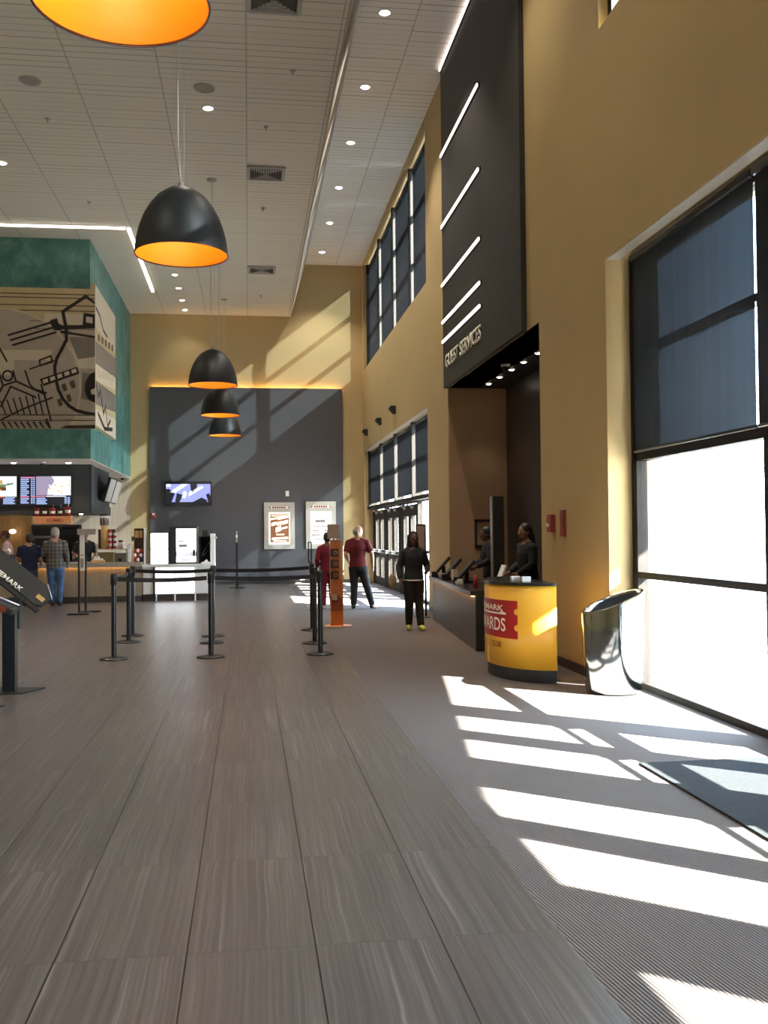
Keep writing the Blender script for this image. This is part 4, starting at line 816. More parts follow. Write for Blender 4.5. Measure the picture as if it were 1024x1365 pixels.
B(2.90, 3.12, 16.7, 17.1, 0, .015).build('base', 'blackm', t); MB().tube([(3.08, 16.9, .015), (3.08, 16.9, 1.62)], .018).build('post', 'blackm', t); B(2.93, 3.06, 16.88, 16.895, 1.2, 1.6).build('sheet', 'tancard', t); B(2.91, 3.09, 16.885, 16.915, 1.6, 1.63).box(2.91, 2.93, 16.885, 16.915, 1.18, 1.62).box(2.91, 3.09, 16.885, 16.915, 1.17, 1.2).build('frame', 'blackm', t)

# ------------------------------------------------------------------ rewards podium
PC, PA, PB = (2.98, 10.0), .5, .77
def pod(a, k=1.0, off=0): return (PC[0] - (PA * k + off) * math.cos(a), PC[1] + (PB * k + off) * math.sin(a))
angs = [-PI / 2 + PI * i / 48 for i in range(49)]
arcs = [0.0]
for a, b in zip(angs, angs[1:]): arcs.append(arcs[-1] + math.dist(pod(a), pod(b)))
def pod_at(s):  # s measured from the middle, towards the camera positive
    s = arcs[-1] / 2 - s
    for i in range(48):
        if arcs[i] <= s <= arcs[i + 1] + 1e-9: f = (s - arcs[i]) / (arcs[i + 1] - arcs[i]); return angs[i] + f * PI / 48
    return angs[0] if s < 0 else angs[-1]
t = thing('rewards_podium', 'curved amber yellow rewards podium with a red ticket logo', 'podium', (2.85, 10, 0))
MB().prism([pod(a) for a in angs], .13, .955, 'z', smooth=False).build('body', 'yellow', t)
for p in t.children[0].data.polygons: p.use_smooth = abs(p.normal.z) < .5 and len(p.vertices) == 4 and abs(p.normal.x) < .999 or False
MB().prism([pod(a, 1, -.03) for a in angs], 0, .13, 'z').build('plinth', 'plinth', t)
MB().prism([pod(a, 1, .012) for a in angs], .955, .985, 'z').build('top', 'darktop', t)
def onpod(off):
    def w(s, z): a = pod_at(s); x, y = pod(a, 1, off); return (x, y, z)
    return w
def wrap(poly_s, off, mb, m, n=40):
    """poly as function: columns s0..s1 with z range"""
    s0, s1, zf = poly_s
    for i in range(n):
        a, b = s0 + (s1 - s0) * i / n, s0 + (s1 - s0) * (i + 1) / n; w = onpod(off)
        mb.face([w(a, zf(a)[0]), w(b, zf(b)[0]), w(b, zf(b)[1]), w(a, zf(a)[1])], m, True)
k = MB(); HS = .60
wrap((-HS, HS, lambda s: (.42, .80)), .003, k, 'red')
k.build('ticket_logo', None, t, label='red ticket shape')
k = MB()
for sgn in (-1, 1):
    for zc in (.53, .69):
        c = [(sgn * HS - sgn * .045 * math.cos(q) * 1.0, zc + .032 * math.sin(q)) for q in [-PI / 2 + PI * i / 10 for i in range(11)]]
        w = onpod(.0045); k.face([w(a, b) for a, b in c], 'yellow')
k.build('ticket_notch', None, t)
def wtext(s, s0, width, h, z, m, off=.006, name='lettering', bold=0.0):
    w = onpod(off); text(s, width, h, None, (1, 0, 0), (0, 0, 1), 0, bold, warp=lambda a, b: w(s0 + a, z + b)).build(name, m, t)
wtext('CINEMARK', -.40, .80, .058, .69, 'cream', bold=.02)
wtext('REWARDS', -.43, .86, .135, .485, 'cream', bold=.015)
k = MB(); wrap((-.43, .44, lambda s: (.655, .67 if s < .34 else .672 + (.44 - s) * .22)), .006, k, 'cream'); k.build('logo_swoosh', None, t)
wtext('MOVIE', -.37, .15, .058, .32, 'ochre', bold=.0); wtext('FAN', -.2, .09, .058, .32, 'dred', bold=.02); wtext('-', -.09, .03, .008, .345, 'dred'); wtext('MOVIE', -.03, .16, .058, .32, 'ochre'); wtext('CLUB', .15, .2, .058, .32, 'dred', bold=.02)
for x, y, l in ((2.70, 9.72, 'left'), (2.78, 9.6, 'right')):
    one(B(x - .045, x + .045, y - .03, y + .03, .985, 1.035), 'card_box', 'small white card box on the podium top, ' + l + ' one', 'box', 'paper', 'white boxes on the podium', bevel=.004)
t = thing('menu_holder', 'slanted white sheet holder standing on the desk end behind the podium', 'sheet holder', (2.98, 11.3, .985))
t.location = (3.15, 12.15, .75); W[t] = Matrix.Translation(t.location)
R_ = Matrix.Translation((3.12, 12.15, .765)) @ Matrix.Rotation(.38, 4, 'Y')
MB().box(-.012, .012, -.1, .1, 0, .32, mtx=R_).build('sheet', 'paper', t); MB().box(3.02, 3.22, 12.05, 12.25, .751, .765).build('foot', 'blackm', t)

# ------------------------------------------------------------------ steel bin
t = thing('steel_bin', 'polished steel waste bin with slanted open top by the window', 'bin', (3.33, 8.66, 0))
def bin_ring(r, z0, tilt, n=48, squash=.95):
    return [(3.33 + r * math.cos(2 * PI * i / n), 8.66 + r * squash * math.sin(2 * PI * i / n), z0 + tilt * math.cos(2 * PI * i / n) * r) for i in range(n)]
def skin_rings(rings, m, cap0=False, cap1=False):
    mb = MB(); vr = [[mb.bm.verts.new(p) for p in r] for r in rings]; n = len(rings[0])
    for A, Bq in zip(vr, vr[1:]):
        for i in range(n): f = mb.bm.faces.new([A[i], A[(i + 1) % n], Bq[(i + 1) % n], Bq[i]]); f.smooth = True
    if cap0: mb.bm.faces.new(vr[0])
    if cap1: mb.bm.faces.new(vr[-1])
    mb.mi(m); return mb
skin_rings([bin_ring(.25, .012, 0), bin_ring(.26, .05, 0), bin_ring(.277, .4, .1), bin_ring(.287, .82, .38), bin_ring(.283, .84, .38)], 'chrome', True).build('shell', None, t)
skin_rings([bin_ring(.283, .841, .38), bin_ring(.265, .85, .38), bin_ring(.25, .835, .38), bin_ring(.25, .80, .38)], 'chrome').build('rim', None, t)
skin_rings([bin_ring(.249, .825, .38), bin_ring(.225, .3, 0)], 'plinth', False, True).build('liner', None, t)
skin_rings([bin_ring(.225, 0, 0), bin_ring(.236, .015, 0)], 'plinth', True, True).build('foot_ring', None, t)

one(MB().box(2.46, 3.55, 3.2, 5.98, .001, .012), 'entrance_mat', 'dark charcoal entrance mat crossed by sunlight at the right edge', 'mat', 'mat_rug', bevel=.004)

# ------------------------------------------------------------------ queue posts and belts
def stanchion():
    t = thing('queue_post', 'q', 'queue post', (0, 0, 0), 0, 'black belt queue posts')
    MB().lathe([(0, 0), (.172, 0), (.175, .008), (.16, .02), (.06, .034), (0, .036)], seg=40).build('base', 'black', t)
    MB().lathe([(.031, .03), (.031, .90)], seg=20).build('post', 'black', t)
    MB().lathe([(.031, .895), (.038, .90), (.038, 1.015), (.032, 1.03), (0, 1.032)], seg=20).build('belt_head', 'blackm', t)
    MB().box(-.008, .008, .036, .044, .93, .99).box(-.008, .008, -.044, -.036, .93, .99).build('belt_slot', 'belt', t)
    return t
S0 = stanchion(); index_kids()
POSTS = [(-1.61, 12.08, 'queue post nearest to the sign stand, front one of the left three'), (-1.66, 13.96, 'queue post in the left three, middle one'), (-1.70, 14.8, 'queue post in the left three, rearmost'),
         (-.46, 12.05, 'queue post in the centre of the lobby, front one of three'), (-.50, 13.62, 'queue post in the centre of the lobby, mostly hidden middle one'), (-.52, 14.5, 'queue post in the centre of the lobby, hidden rearmost one'),
         (.87, 12.06, 'queue post nearest of the three by the carpet edge'), (.88, 13.25, 'queue post by the carpet edge, middle of three'), (.96, 15.05, 'queue post by the carpet edge, rearmost, carrying a small sign frame')]
for i, (x, y, l) in enumerate(POSTS):
    o = S0 if i == 0 else copy_tree(S0); o.location = (x, y, 0); o['label'] = l
def belt(i, j, label):
    a, b = V(POSTS[i][:2]), V(POSTS[j][:2]); d = (b - a).normalized(); a = a + d * .046; b = b - d * .046; n = V((-d.y, d.x)) * .002; mb = MB(); K = 12
    vs = []
    for k in range(K + 1):
        f = k / K; p = a.lerp(b, f); z = .96 - .018 * 4 * f * (1 - f)
        vs.append([mb.bm.verts.new((p.x + sx * n.x, p.y + sx * n.y, z + sz)) for sx, sz in ((1, -.026), (1, .026), (-1, .026), (-1, -.026))])
    for A, Bq in zip(vs, vs[1:]):
        for q in range(4): mb.bm.faces.new([A[q], A[(q + 1) % 4], Bq[(q + 1) % 4], Bq[q]])
    mb.bm.faces.new(vs[0]); mb.bm.faces.new(vs[-1])
    one(mb, 'queue_belt', label, 'queue belt', 'belt', 'black queue belts')
belt(0, 3, 'black belt of the front row, left span over the lobby tiles'); belt(3, 6, 'black belt of the front row, right span reaching the carpet edge')
belt(2, 5, 'black belt of the rear row, left span before the white cabinets'); belt(5, 8, 'black belt of the rear row, right span before the grey panel'); belt(0, 1, 'short black belt running back between the front and middle left posts'); belt(1, 2, 'short black belt between the two rear left posts')
t = thing('sign_holder', 'small upright sign frame on top of the rearmost post by the carpet edge', 'sign', (.96, 15.05, 1.033))
B(.905, .92, 15.04, 15.06, 1.033, 1.36).box(.95, .965, 15.04, 15.06, 1.033, 1.36).box(.905, .965, 15.04, 15.06, 1.345, 1.36).box(.905, .965, 15.04, 15.06, 1.033, 1.05).build('frame', 'bronze', t); B(.92, .95, 15.047, 15.053, 1.05, 1.345).build('insert', 'glass', t)
t = thing('post_sign', 'lone black post with a small white sign standing before the grey panel', 'sign stand', (-.32, 27, 0))
B(-.52, -.12, 26.85, 27.15, 0, .025).build('base', 'blackm', t); B(-.35, -.29, 26.97, 27.03, .025, 1.25).build('post', 'black', t); B(-.34, -.30, 26.98, 27.0, 1.25, 1.56).build('sign', 'greypl', t, label='small pale sign'); B(-.345, -.295, 26.975, 26.98, 1.38, 1.46).build('card', 'paper', t)
t = thing('queue_sign', 'tall narrow black sign stand with a white sheet before the concession counter', 'sign stand', (-3.13, 19.2, 0))
B(-3.36, -2.98, 18.85, 18.98, 0, .03).box(-3.20, -3.02, 18.9, 19.6, 0, .025).box(-3.25, -2.85, 19.5, 19.6, 0, .025).build('base', 'blackm', t)
for x, y in ((-3.20, 19.2), (-3.08, 19.22)): B(x - .018, x + .018, y - .018, y + .018, .02, 1.62 if x < -3.1 else 1.1).build('post', 'blackm', t)
B(-3.18, -3.09, 19.15, 19.17, .82, 1.5).build('sheet', 'paper', t); B(-3.165, -3.105, 19.145, 19.15, 1.1, 1.12).box(-3.165, -3.105, 19.145, 19.15, .88, 1.05).build('print', 'greypl', t); B(-3.22, -2.88, 19.13, 19.19, 1.5, 1.61).build('header', 'greypl', t, label='grey header bar')

# ------------------------------------------------------------------ orange pylon
t = thing('brochure_pylon', 'tall narrow orange pylon with dark brochure pockets on a round base', 'display stand', (1.41, 15.6, 0))
MB().lathe([(0, 0), (.22, 0), (.22, .012), (0, .014)], (1.41, 15.6, 0), 40).build('base', 'pylonl', t)
B(1.30, 1.485, 15.57, 15.63, .014, 1.38).build('panel', 'pylon', t); B(1.29, 1.30, 15.565, 15.635, .014, 1.38).box(1.485, 1.495, 15.565, 15.635, .014, 1.38).build('edge', 'pylonl', t, label='pale edge strips')
B(1.45, 1.484, 15.565, 15.57, .75, 1.37).build('side_band', 'ochre', t)
for k, z in enumerate((1.11, .93, .75)):
    p = B(1.29, 1.42, 15.545, 15.57, z, z + .13).build('pocket', 'brownd', t)
    MB().box(1.33, 1.40, 15.54, 15.545, z + .03, z + .11, m='brownd').lathe([(.02, 0), (.03, 0), (.03, .004), (.02, .004), (.02, 0)], (1.375, 15.54, z + .07), 14, 'pylonl', False, Matrix.Rotation(PI / 2, 4, 'X')).build('leaflet', None, p)
B(1.302, 1.483, 15.563, 15.57, .25, .45).build('lower_print', 'pylond', t); MB().lathe([(0, 0), (.075, 0), (.075, .004), (0, .004)], (1.36, 15.562, .46), 20, mtx=Matrix.Rotation(PI / 2, 4, 'X')).build('round_print', 'pylond', t); B(1.31, 1.40, 15.555, 15.562, .42, .52).build('pale_print', 'tancard', t)
B(1.25, 1.44, 15.56, 15.575, 1.40, 1.63).build('top_card', 'tancard', t); B(1.34, 1.36, 15.575, 15.6, 1.3, 1.6).build('card_support', 'blackm', t)

# ------------------------------------------------------------------ ticket kiosk at the left edge
t = thing('ticket_kiosk', 'dark ticket kiosk on a square post with slanted CINEMARK heads at the left edge', 'kiosk', (-2.26, 9.9, 0))
MB().prism([(-2.62, 9.62), (-2.12, 9.62), (-1.98, 9.95), (-2.48, 10.05)], 0, .012, 'z').build('base_plate', 'kioskm', t)
B(-2.33, -2.215, 9.72, 9.84, .012, .80).build('post', 'kioskb', t); B(-2.3, -2.2, 9.84, 9.95, .6, .9).build('bracket', 'blackm', t)
# rear head: a slab lying down the slope u, lettering on its near face
o_ = V((-2.02, 9.95, .80)); u_ = V((-.77, .1, .63)).normalized(); n_ = V((.25, -.9, .36)); n_ = (n_ - u_ * n_.dot(u_)).normalized(); v_ = n_.cross(u_) * -1
if v_.z < 0: v_ = -v_
R_ = Matrix(((u_.x, v_.x, n_.x, o_.x), (u_.y, v_.y, n_.y, o_.y), (u_.z, v_.z, n_.z, o_.z), (0, 0, 0, 1)))
h = MB().prism([(0, 0), (.06, -.03), (.85, -.03), (.85, .19), (.1, .19), (-.02, .1)], -.035, .03, 'z'); bmesh.ops.transform(h.bm, matrix=R_, verts=h.bm.verts[:])
hd = h.build('rear_head', 'kioskm', t)
MB().box(-.01, .85, -.075, -.03, -.03, .02, mtx=R_).build('lower_rail', 'blackm', hd)
MB().tube([R_ @ V((-.03, .115, .03)), R_ @ V((.1, .2, .03))], .008, 8).build('edge_trim', 'alu', hd, label='bright metal edge')
MB().box(.015, .10, .03, .075, .031, .034, mtx=R_).build('amber_panel', 'ochre', hd, label='small amber panel')
text('CINEMARK', .42, .05, R_ @ V((.66, -.026, .032)), -u_, v_, .004, .02).build('lettering', 'cream', hd, label='white capital letters')
R2 = Matrix.Translation((-2.25, 9.66, .80)) @ Matrix.Rotation(.42, 4, 'Y')
MB().box(-.75, .06, -.14, .14, -.03, .03, mtx=R2).build('front_head', 'kioskm', t, bevel=.008); MB().box(-.7, .02, -.13, .13, .031, .035, mtx=R2).build('screen', 'blackm', t); MB().box(-.4, .0, -.146, -.141, -.02, .025, mtx=R2).build('amber_band', 'pylond', t); MB().tube([R2 @ V((-.72, .12, .05)), R2 @ V((.05, .12, .05))], .01).build('handrail', 'alu', t)
t = thing('kiosk_base', 'dark base plate of another kiosk at the left edge, below the first', 'kiosk', (-2.5, 8.9, 0))
MB().prism([(-2.75, 8.6), (-2.22, 8.62), (-2.13, 8.98), (-2.66, 9.05)], 0, .012, 'z').build('base_plate', 'kioskm', t); B(-2.66, -2.52, 8.75, 8.89, .012, .8).build('post', 'kioskb', t); MB().box(-.75, .06, -.14, .14, -.03, .03, mtx=Matrix.Translation((-2.6, 8.8, .82)) @ Matrix.Rotation(.42, 4, 'Y')).build('head', 'kioskm', t)

# ------------------------------------------------------------------ people
def person(label, loc, rz, h, skin, hair, pose=None, shirt='blackcl', sleeve='long', hem=.47, legs='blackcl', shoes='shoe', hairkind='short', head=(0, 0), bulk=1.0, cap=None, shirt_name='shirt', coat=None):
    pz = dict(lean=0, elbR=(.135, -.02, .63), wriR=(.14, .035, .495), elbL=(-.135, -.02, .63), wriL=(-.14, .035, .495), kneR=(.058, .012, .285), ankR=(.062, -.01, .042), kneL=(-.058, .012, .285), ankL=(-.062, -.01, .042), toeR=(.012, .085), toeL=(-.012, .085), nR=(-1, 0, 0), nL=(1, 0, 0), curl=.5, shift=(0, 0)); pz.update(pose or {})
    t = thing('person', label, 'person', loc, rz)
    sx, sy = pz['shift']; P = lambda q: V(q) * h; bk = bulk
    def body_pts(z): return V((sx * max(0, .5 + (z - .5) * 1.0) if False else sx * min(1, max(0, (z - .04) / .48)), sy + pz['lean'] * max(0, z - .52), z))
    mb = MB()
    tz = [.455, .50, .55, .61, .68, .745, .79, .82, .845]
    trx = [.070, .090, .088, .080, .088, .098, .086, .050, .034]; tr_y = [.055, .068, .066, .058, .064, .064, .052, .042, .034]
    mb.tube([body_pts(z) * h for z in tz], [r * h * bk for r in trx], 20, ry=[r * h * bk for r in tr_y])
    nb = body_pts(.84); hc = V((nb.x, nb.y, 0))
    mb.tube([(hc + V((0, 0, .83))) * h, (hc + V((0, .006, .885))) * h], .034 * h, 14)
    HM = Matrix.Translation((hc + V((0, 0, .872))) * h) @ Matrix.Rotation(head[0], 4, 'Z') @ Matrix.Rotation(head[1], 4, 'X')
    def hb(m_, c, a, b, d, seg=18): m_.ball((0, 0, 0), a * h, b * h, d * h, seg, mtx=HM @ Matrix.Translation(V(c) * h))
    hb(mb, (0, .010, .058), .046, .056, .066); hb(mb, (0, .028, .020), .034, .036, .030); hb(mb, (0, .067, .046), .008, .012, .015, 10); hb(mb, (.046, .002, .05), .007, .013, .019, 10); hb(mb, (-.046, .002, .05), .007, .013, .019, 10)
    limbs = {}
    for s, k in ((1, 'R'), (-1, 'L')):
        sh = body_pts(.80) + V((s * .100 * bk, 0, -.014)); hp = body_pts(.50) + V((s * .048, 0, 0)); e, w_, kn, an = [V(pz[a + k]) for a in ('elb', 'wri', 'kne', 'ank')]
        limbs[k] = (sh, e, w_, hp, kn, an)
        mb.ball(P(sh), .034 * h * bk, seg=12); mb.tube([(nb + V((s * .015, -.005, .005))) * h, (nb.lerp(sh, .55) + V((0, -.004, .012))) * h, P(sh)], [.024 * h, .026 * h, .028 * h], 12); mb.tube([P(sh), P(sh.lerp(e, .5)), P(e), P(e.lerp(w_, .35)), P(w_)], [x * h for x in (.033, .030, .025, .024, .0155)], 12)
        mb.ball(P(e), .0255 * h, seg=10)
        mb.tube([P(hp), P(hp.lerp(kn, .4)), P(kn), P(kn.lerp(an, .35)), P(an)], [x * h for x in (.058, .05, .034, .035, .022)], 14)
        ty, tx = pz['toe' + k][1], pz['toe' + k][0]
        mb.tube([P(an + V((0, -.02, -.012))), P(an + V((tx * .5, .03, -.02))), P(an + V((tx, ty, -.03)))], [x * h for x in (.02, .022, .016)], 10)
        d = (w_ - e).normalized(); n = V(pz['n' + k]); n = (n - d * n.dot(d)).normalized(); ac = d.cross(n)
        if ac.y + ac.z * .3 < 0: ac = -ac
        mb.tube([P(w_ - d * .004), P(w_ + d * .02), P(w_ + d * .05)], [x * h for x in (.015, .022, .021)], 12, ry=[x * h for x in (.0125, .011, .009)], ref=ac)
        for q, (of, ln_) in enumerate(((.0165, .9), (.0057, 1.0), (-.005, .95), (-.0152, .75))):
            b0 = w_ + d * .046 + ac * of; c1 = pz['curl'] * .55; c2 = pz['curl'] * 1.5
            d1 = (d * math.cos(c1) + n * math.sin(c1)); d2 = (d * math.cos(c2) + n * math.sin(c2)); b1 = b0 + d1 * .024 * ln_; b2 = b1 + d2 * .022 * ln_
            mb.tube([P(b0), P(b1), P(b2)], [.0053 * h, .005 * h, .0042 * h], 8)
        t0 = w_ + d * .012 + ac * .017; t1 = t0 + (d * .6 + ac * .75 + n * .2).normalized() * .024; t2 = t1 + (d * .95 + ac * .15 + n * .3).normalized() * .02
        mb.tube([P(t0), P(t1), P(t2)], [.0068 * h, .0058 * h, .0048 * h], 8)
    mb.build('body', skin, t, local=True, remesh=.0068)
    # hair
    hm = MB()
    if cap:
        hb(hm, (0, -.004, .075), .053, .062, .052); hb(hm, (0, .065, .078), .038, .036, .007); hm.build('cap', cap, t, local=True, remesh=.008)
        hm = MB(); hb(hm, (0, -.018, .045), .049, .045, .045); hm.build('hair', hair, t, local=True, remesh=.008)
    else:
        if hairkind == 'bald': hb(hm, (0, -.018, .045), .0495, .044, .042)
        else: hb(hm, (0, -.004, .075), .0535, .060, .060); hb(hm, (0, -.018, .05), .051, .047, .05)
        if hairkind == 'long': hm.tube([HM @ (V((0, -.03, .06)) * h), HM @ (V((0, -.045, 0)) * h), HM @ (V((0, -.055, -.07)) * h), HM @ (V((0, -.05, -.11)) * h)], [.05 * h, .055 * h, .05 * h, .03 * h], 14, ry=[.035 * h, .03 * h, .025 * h, .015 * h])
        if hairkind == 'hood': hb(hm, (0, -.012, .06), .058, .064, .075); hm.tube([HM @ (V((0, -.02, .04)) * h), HM @ (V((0, -.02, -.03)) * h)], [.056 * h, .066 * h], 16, ry=[.056 * h, .056 * h])
        hm.build('hood' if hairkind == 'hood' else 'hair', hair, t, local=True, remesh=.008)
    for s in (-1, 1): MB().ball((0, 0, 0), .0065 * h, .004 * h, .0045 * h, 10, mtx=HM @ Matrix.Translation(V((s * .0185, .0625, .060)) * h)).build('eye', 'eye', t, local=True)
    MB().ball((0, 0, 0), .014 * h, .004 * h, .0035 * h, 10, mtx=HM @ Matrix.Translation(V((0, .0615, .016)) * h)).build('mouth', 'lip', t, local=True)
    # clothes
    c = MB(); g_ = .010
    zz = [z for z in tz if hem + .02 < z < .83]; zz = [hem] + zz
    ip = lambda z, ar: next((ar[i] + (ar[i + 1] - ar[i]) * (z - tz[i]) / (tz[i + 1] - tz[i]) for i in range(8) if tz[i] <= z <= tz[i + 1]), ar[0])
    c.tube([body_pts(z) * h for z in zz], [(ip(z, trx) * bk + g_) * h for z in zz], 22, ry=[(ip(z, tr_y) * bk + g_) * h for z in zz])
    for k in 'RL':
        sh, e, w_, *_r = limbs[k]; c.ball(P(sh), .041 * h * bk, seg=12); c.tube([(nb + V((s * .02, -.005, -.006))) * h, (nb.lerp(sh, .55) + V((0, -.004, .008))) * h, P(sh)], [.028 * h, .031 * h, .034 * h], 12)
        if sleeve == 'long': c.tube([P(sh), P(e), P(e.lerp(w_, .35)), P(e.lerp(w_, .93))], [.040 * h, .035 * h, .032 * h, .025 * h], 12)
        else: c.tube([P(sh), P(sh.lerp(e, .78))], [.040 * h, .040 * h], 12)
    c.build(shirt_name, shirt, t, local=True, remesh=.011)
    c = MB(); c.tube([body_pts(z) * h for z in (.455, .50, .55, .585)], [(r * bk + .006) * h for r in (.078, .092, .088, .084)], 20, ry=[(r * bk + .006) * h for r in (.062, .070, .066, .062)])
    for k in 'RL':
        _a, _b, _c, hp, kn, an = limbs[k]; c.tube([P(hp), P(hp.lerp(kn, .4)), P(kn), P(kn.lerp(an, .5)), P(kn.lerp(an, .97))], [x * h for x in (.066, .059, .046, .042, .036)], 14)
    c.build('trousers', legs, t, local=True, remesh=.011)
    for k in 'RL':
        an = limbs[k][5]; ty, tx = pz['toe' + k][1], pz['toe' + k][0]; c = MB()
        c.tube([P(an + V((-tx * .3, -.03, -.016))), P(an + V((0, 0, -.006))), P(an + V((tx * .5, .04, -.018))), P(an + V((tx, ty + .01, -.026)))], [x * h for x in (.021, .029, .026, .018)], 12)
        for v in c.bm.verts: v.co.z = max(v.co.z, .002)
        c.build('shoe', shoes, t, local=True, remesh=.008)
    return t
FWD = 0.0
w = person('woman in black hooded top and lime yellow shoes walking toward the camera', (2.50, 14.75, 0), PI + .05, 1.50, 'skin3', 'blackcl',
       dict(elbL=(-.15, -.03, .64), wriL=(-.12, .09, .60), elbR=(.15, .0, .635), wriR=(.155, .06, .52), kneR=(.055, .03, .285), ankR=(.05, -.015, .045), kneL=(-.05, .02, .285), ankL=(-.055, .07, .042), toeR=(.02, .085), toeL=(-.02, .085), curl=.8), 'charcl', 'long', .50, 'blackcl', 'limeshoe', 'hood', (.1, .05), 1.02, shirt_name='hooded_top')
MB().tube([V((0, 0, z)) * 1.5 for z in (.50, .513)], [.105 * 1.5] * 2, 24, ry=[.083 * 1.5] * 2).build('hem_band', 'paper', w, local=True, label='white hem band')
t = thing('shoulder_bag', 'tan shoulder bag hanging at the walking woman\'s side', 'bag', (2.16, 14.75, .70))
MB().ball((2.17, 14.72, .76), .06, .035, .11, 16).build('bag_body', 'tanbag', t); MB().tube([(2.19, 14.72, .84), (2.20, 14.73, 1.0), (2.265, 14.76, 1.10), (2.23, 14.75, 1.0), (2.215, 14.72, .84)], .006, 6).build('strap', 'tanbag', t)
person('balding man in dark red shirt and black trousers seen from behind by the far doors', (2.14, 19.0, 0), -.12, 1.64, 'skin', 'hairg',
       dict(elbR=(.155, -.03, .645), wriR=(.165, .02, .50), elbL=(-.16, -.05, .65), wriL=(-.13, .06, .57), kneR=(.085, .0, .285), ankR=(.155, .0, .042), kneL=(-.06, .0, .285), ankL=(-.068, -.01, .042), toeR=(.055, .07), shift=(-.015, 0), curl=.4), 'redshirt', 'short', .5, 'blackcl', 'shoe', 'bald', (-.9, .0), 1.06)
person('person in crimson jacket and trousers half hidden behind the orange pylon', (1.53, 19.1, 0), .1, 1.50, 'skin2', 'hairk',
       dict(elbL=(-.14, -.03, .64), wriL=(-.125, .06, .55), elbR=(.14, -.03, .64), wriR=(.12, .07, .56)), 'redj', 'long', .46, 'redj', 'wshoe', 'short', (-.1, 0), 1.0, shirt_name='jacket')
person('woman in navy top and jeans ordering at the concession counter, seen from behind', (-4.62, 21.6, 0), .12, 1.54, 'skin', 'hairb',
       dict(elbL=(-.15, .02, .65), wriL=(-.11, .13, .60), elbR=(.155, -.01, .635), wriR=(.14, .09, .56), shift=(0, 0)), 'navy', 'short', .47, 'jeans2', 'shoe', 'short', (.05, .1), 1.14)
person('grey-haired man in plaid shirt and blue jeans at the concession counter, seen from behind', (-4.06, 21.45, 0), .05, 1.66, 'skin', 'hairg',
       dict(elbL=(-.145, -.01, .64), wriL=(-.12, .08, .55), elbR=(.145, -.02, .64), wriR=(.14, .06, .53), ankR=(.05, -.01, .042), ankL=(-.035, -.01, .042), kneL=(-.045, .01, .285)), 'plaid', 'long', .45, 'jeans', 'shoe', 'short', (-.35, .05), 1.12)
person('server in black shirt with dark hair behind the concession counter, facing the plaid man', (-3.78, 23.45, 0), PI + .3, 1.62, 'skin2', 'hairk',
       dict(elbL=(-.15, .0, .65), wriL=(-.10, .13, .60), elbR=(.15, .0, .65), wriR=(.10, .13, .60)), 'blackcl', 'short', .47, 'blackcl', 'shoe', 'short', (-.2, -.1), 1.05)
person('server in maroon cap and pale pink shirt leaning behind the counter at the left edge', (-5.48, 23.6, 0), PI * .55, 1.62, 'skin2', 'hairk',
       dict(elbL=(-.13, .06, .66), wriL=(-.10, .17, .62), elbR=(.13, .06, .66), wriR=(.10, .17, .62), lean=.15), 'pink', 'short', .47, 'blackcl', 'shoe', 'short', (0, -.3), 1.0, cap='capred')
person('clerk with long dark hair and black top beside the podium, looking left', (3.86, 13.2, 0), PI * .55, 1.60, 'skin2', 'hairk',
       dict(elbL=(-.15, .03, .65), wriL=(-.08, .14, .56), elbR=(.14, .02, .65), wriR=(.08, .15, .57), lean=.05), 'blackcl', 'long', .47, 'blackcl', 'shoe', 'long', (.1, -.12), 1.14)
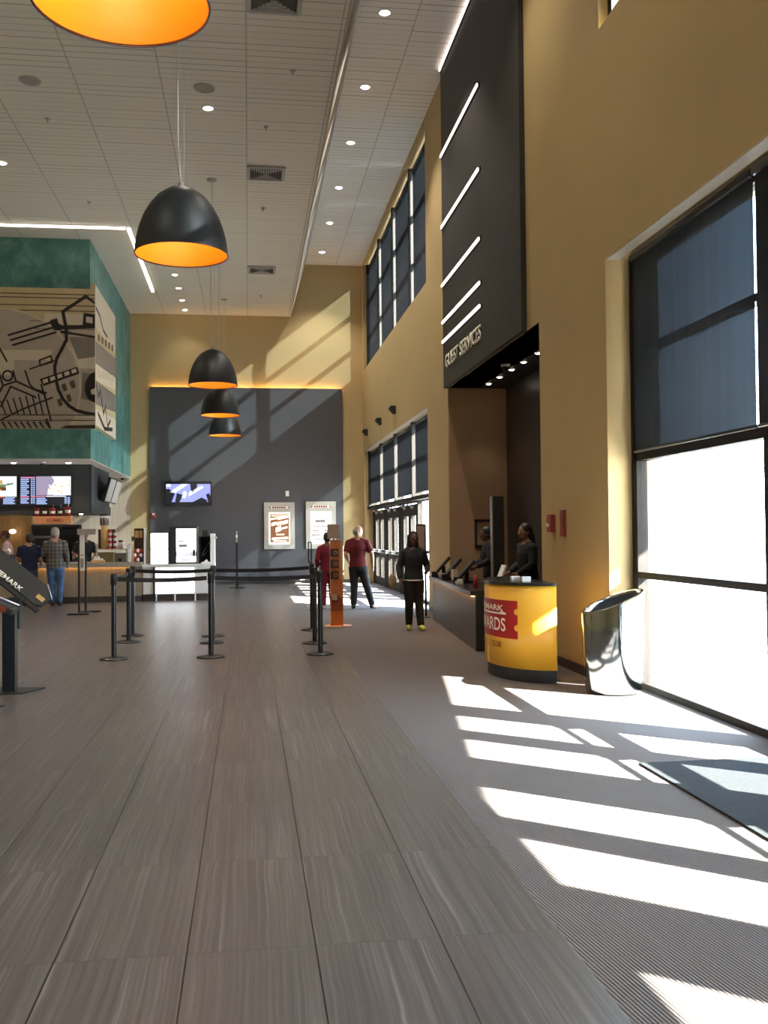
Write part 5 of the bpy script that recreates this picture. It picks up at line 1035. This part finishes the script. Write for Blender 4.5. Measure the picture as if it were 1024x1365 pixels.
person('clerk in black behind the desk, partly hidden by the dark upright panel', (3.78, 15.0, 0), PI * .5, 1.57, 'skin3', 'hairk',
       dict(elbL=(-.14, .05, .66), wriL=(-.08, .17, .60), elbR=(.14, .05, .66), wriR=(.08, .17, .60), lean=.08), 'blackcl', 'long', .47, 'blackcl', 'shoe', 'long', (0, -.2), 1.05)

# ------------------------------------------------------------------ daylight and camera
sun = bpy.data.lights.new('sun', 'SUN'); sun.energy = 150; sun.angle = .0093; sun.color = (1, .95, .87)
so = bpy.data.objects.new('sun', sun); COL.objects.link(so); so.rotation_euler = V((-1, .88, -.77)).to_track_quat('-Z', 'Y').to_euler(); so.location = (40, -35, 31)
wd = bpy.data.worlds.new('sky'); S.world = wd; wd.use_nodes = True; nt = wd.node_tree; bg = nt.nodes['Background']
tc = nt.nodes.new('ShaderNodeTexCoord'); sz = sepxyz(nt, tc.outputs['Generated'])
L(nt, ramp(nt, sz[2], [(0, (.80, .88, 1)), (.35, (.55, .74, 1)), (1, (.34, .58, 1))]), bg.inputs[0]); bg.inputs[1].default_value = 24

F_, YAW, PIT, ROL = 1300.0, math.radians(7.92), math.radians(1.17), math.radians(-.54)
fw = V((math.sin(YAW) * math.cos(PIT), math.cos(YAW) * math.cos(PIT), math.sin(PIT))); rt = V((math.cos(YAW), -math.sin(YAW), 0)); up = rt.cross(fw)
r2 = rt * math.cos(ROL) + up * math.sin(ROL); u2 = -rt * math.sin(ROL) + up * math.cos(ROL)
cam = bpy.data.cameras.new('camera'); co = bpy.data.objects.new('camera', cam); COL.objects.link(co)
co.matrix_world = Matrix(((r2.x, u2.x, -fw.x, 0), (r2.y, u2.y, -fw.y, 0), (r2.z, u2.z, -fw.z, 1.5), (0, 0, 0, 1)))
cam.sensor_fit = 'VERTICAL'; cam.sensor_height = 24; cam.lens = 24 * F_ / 1365; cam.clip_start = .05; cam.clip_end = 400
S.camera = co
S.view_settings.view_transform = 'Standard'; S.view_settings.look = 'None'; S.view_settings.gamma = 1; S.view_settings.exposure = 0; S.view_settings.use_curve_mapping = False
cy = S.cycles; cy.use_denoising = True; cy.max_bounces = 10; cy.diffuse_bounces = 6; cy.glossy_bounces = 4; cy.transmission_bounces = 4; cy.transparent_max_bounces = 12
cy.sample_clamp_indirect = 25; cy.caustics_reflective = False; cy.caustics_refractive = False
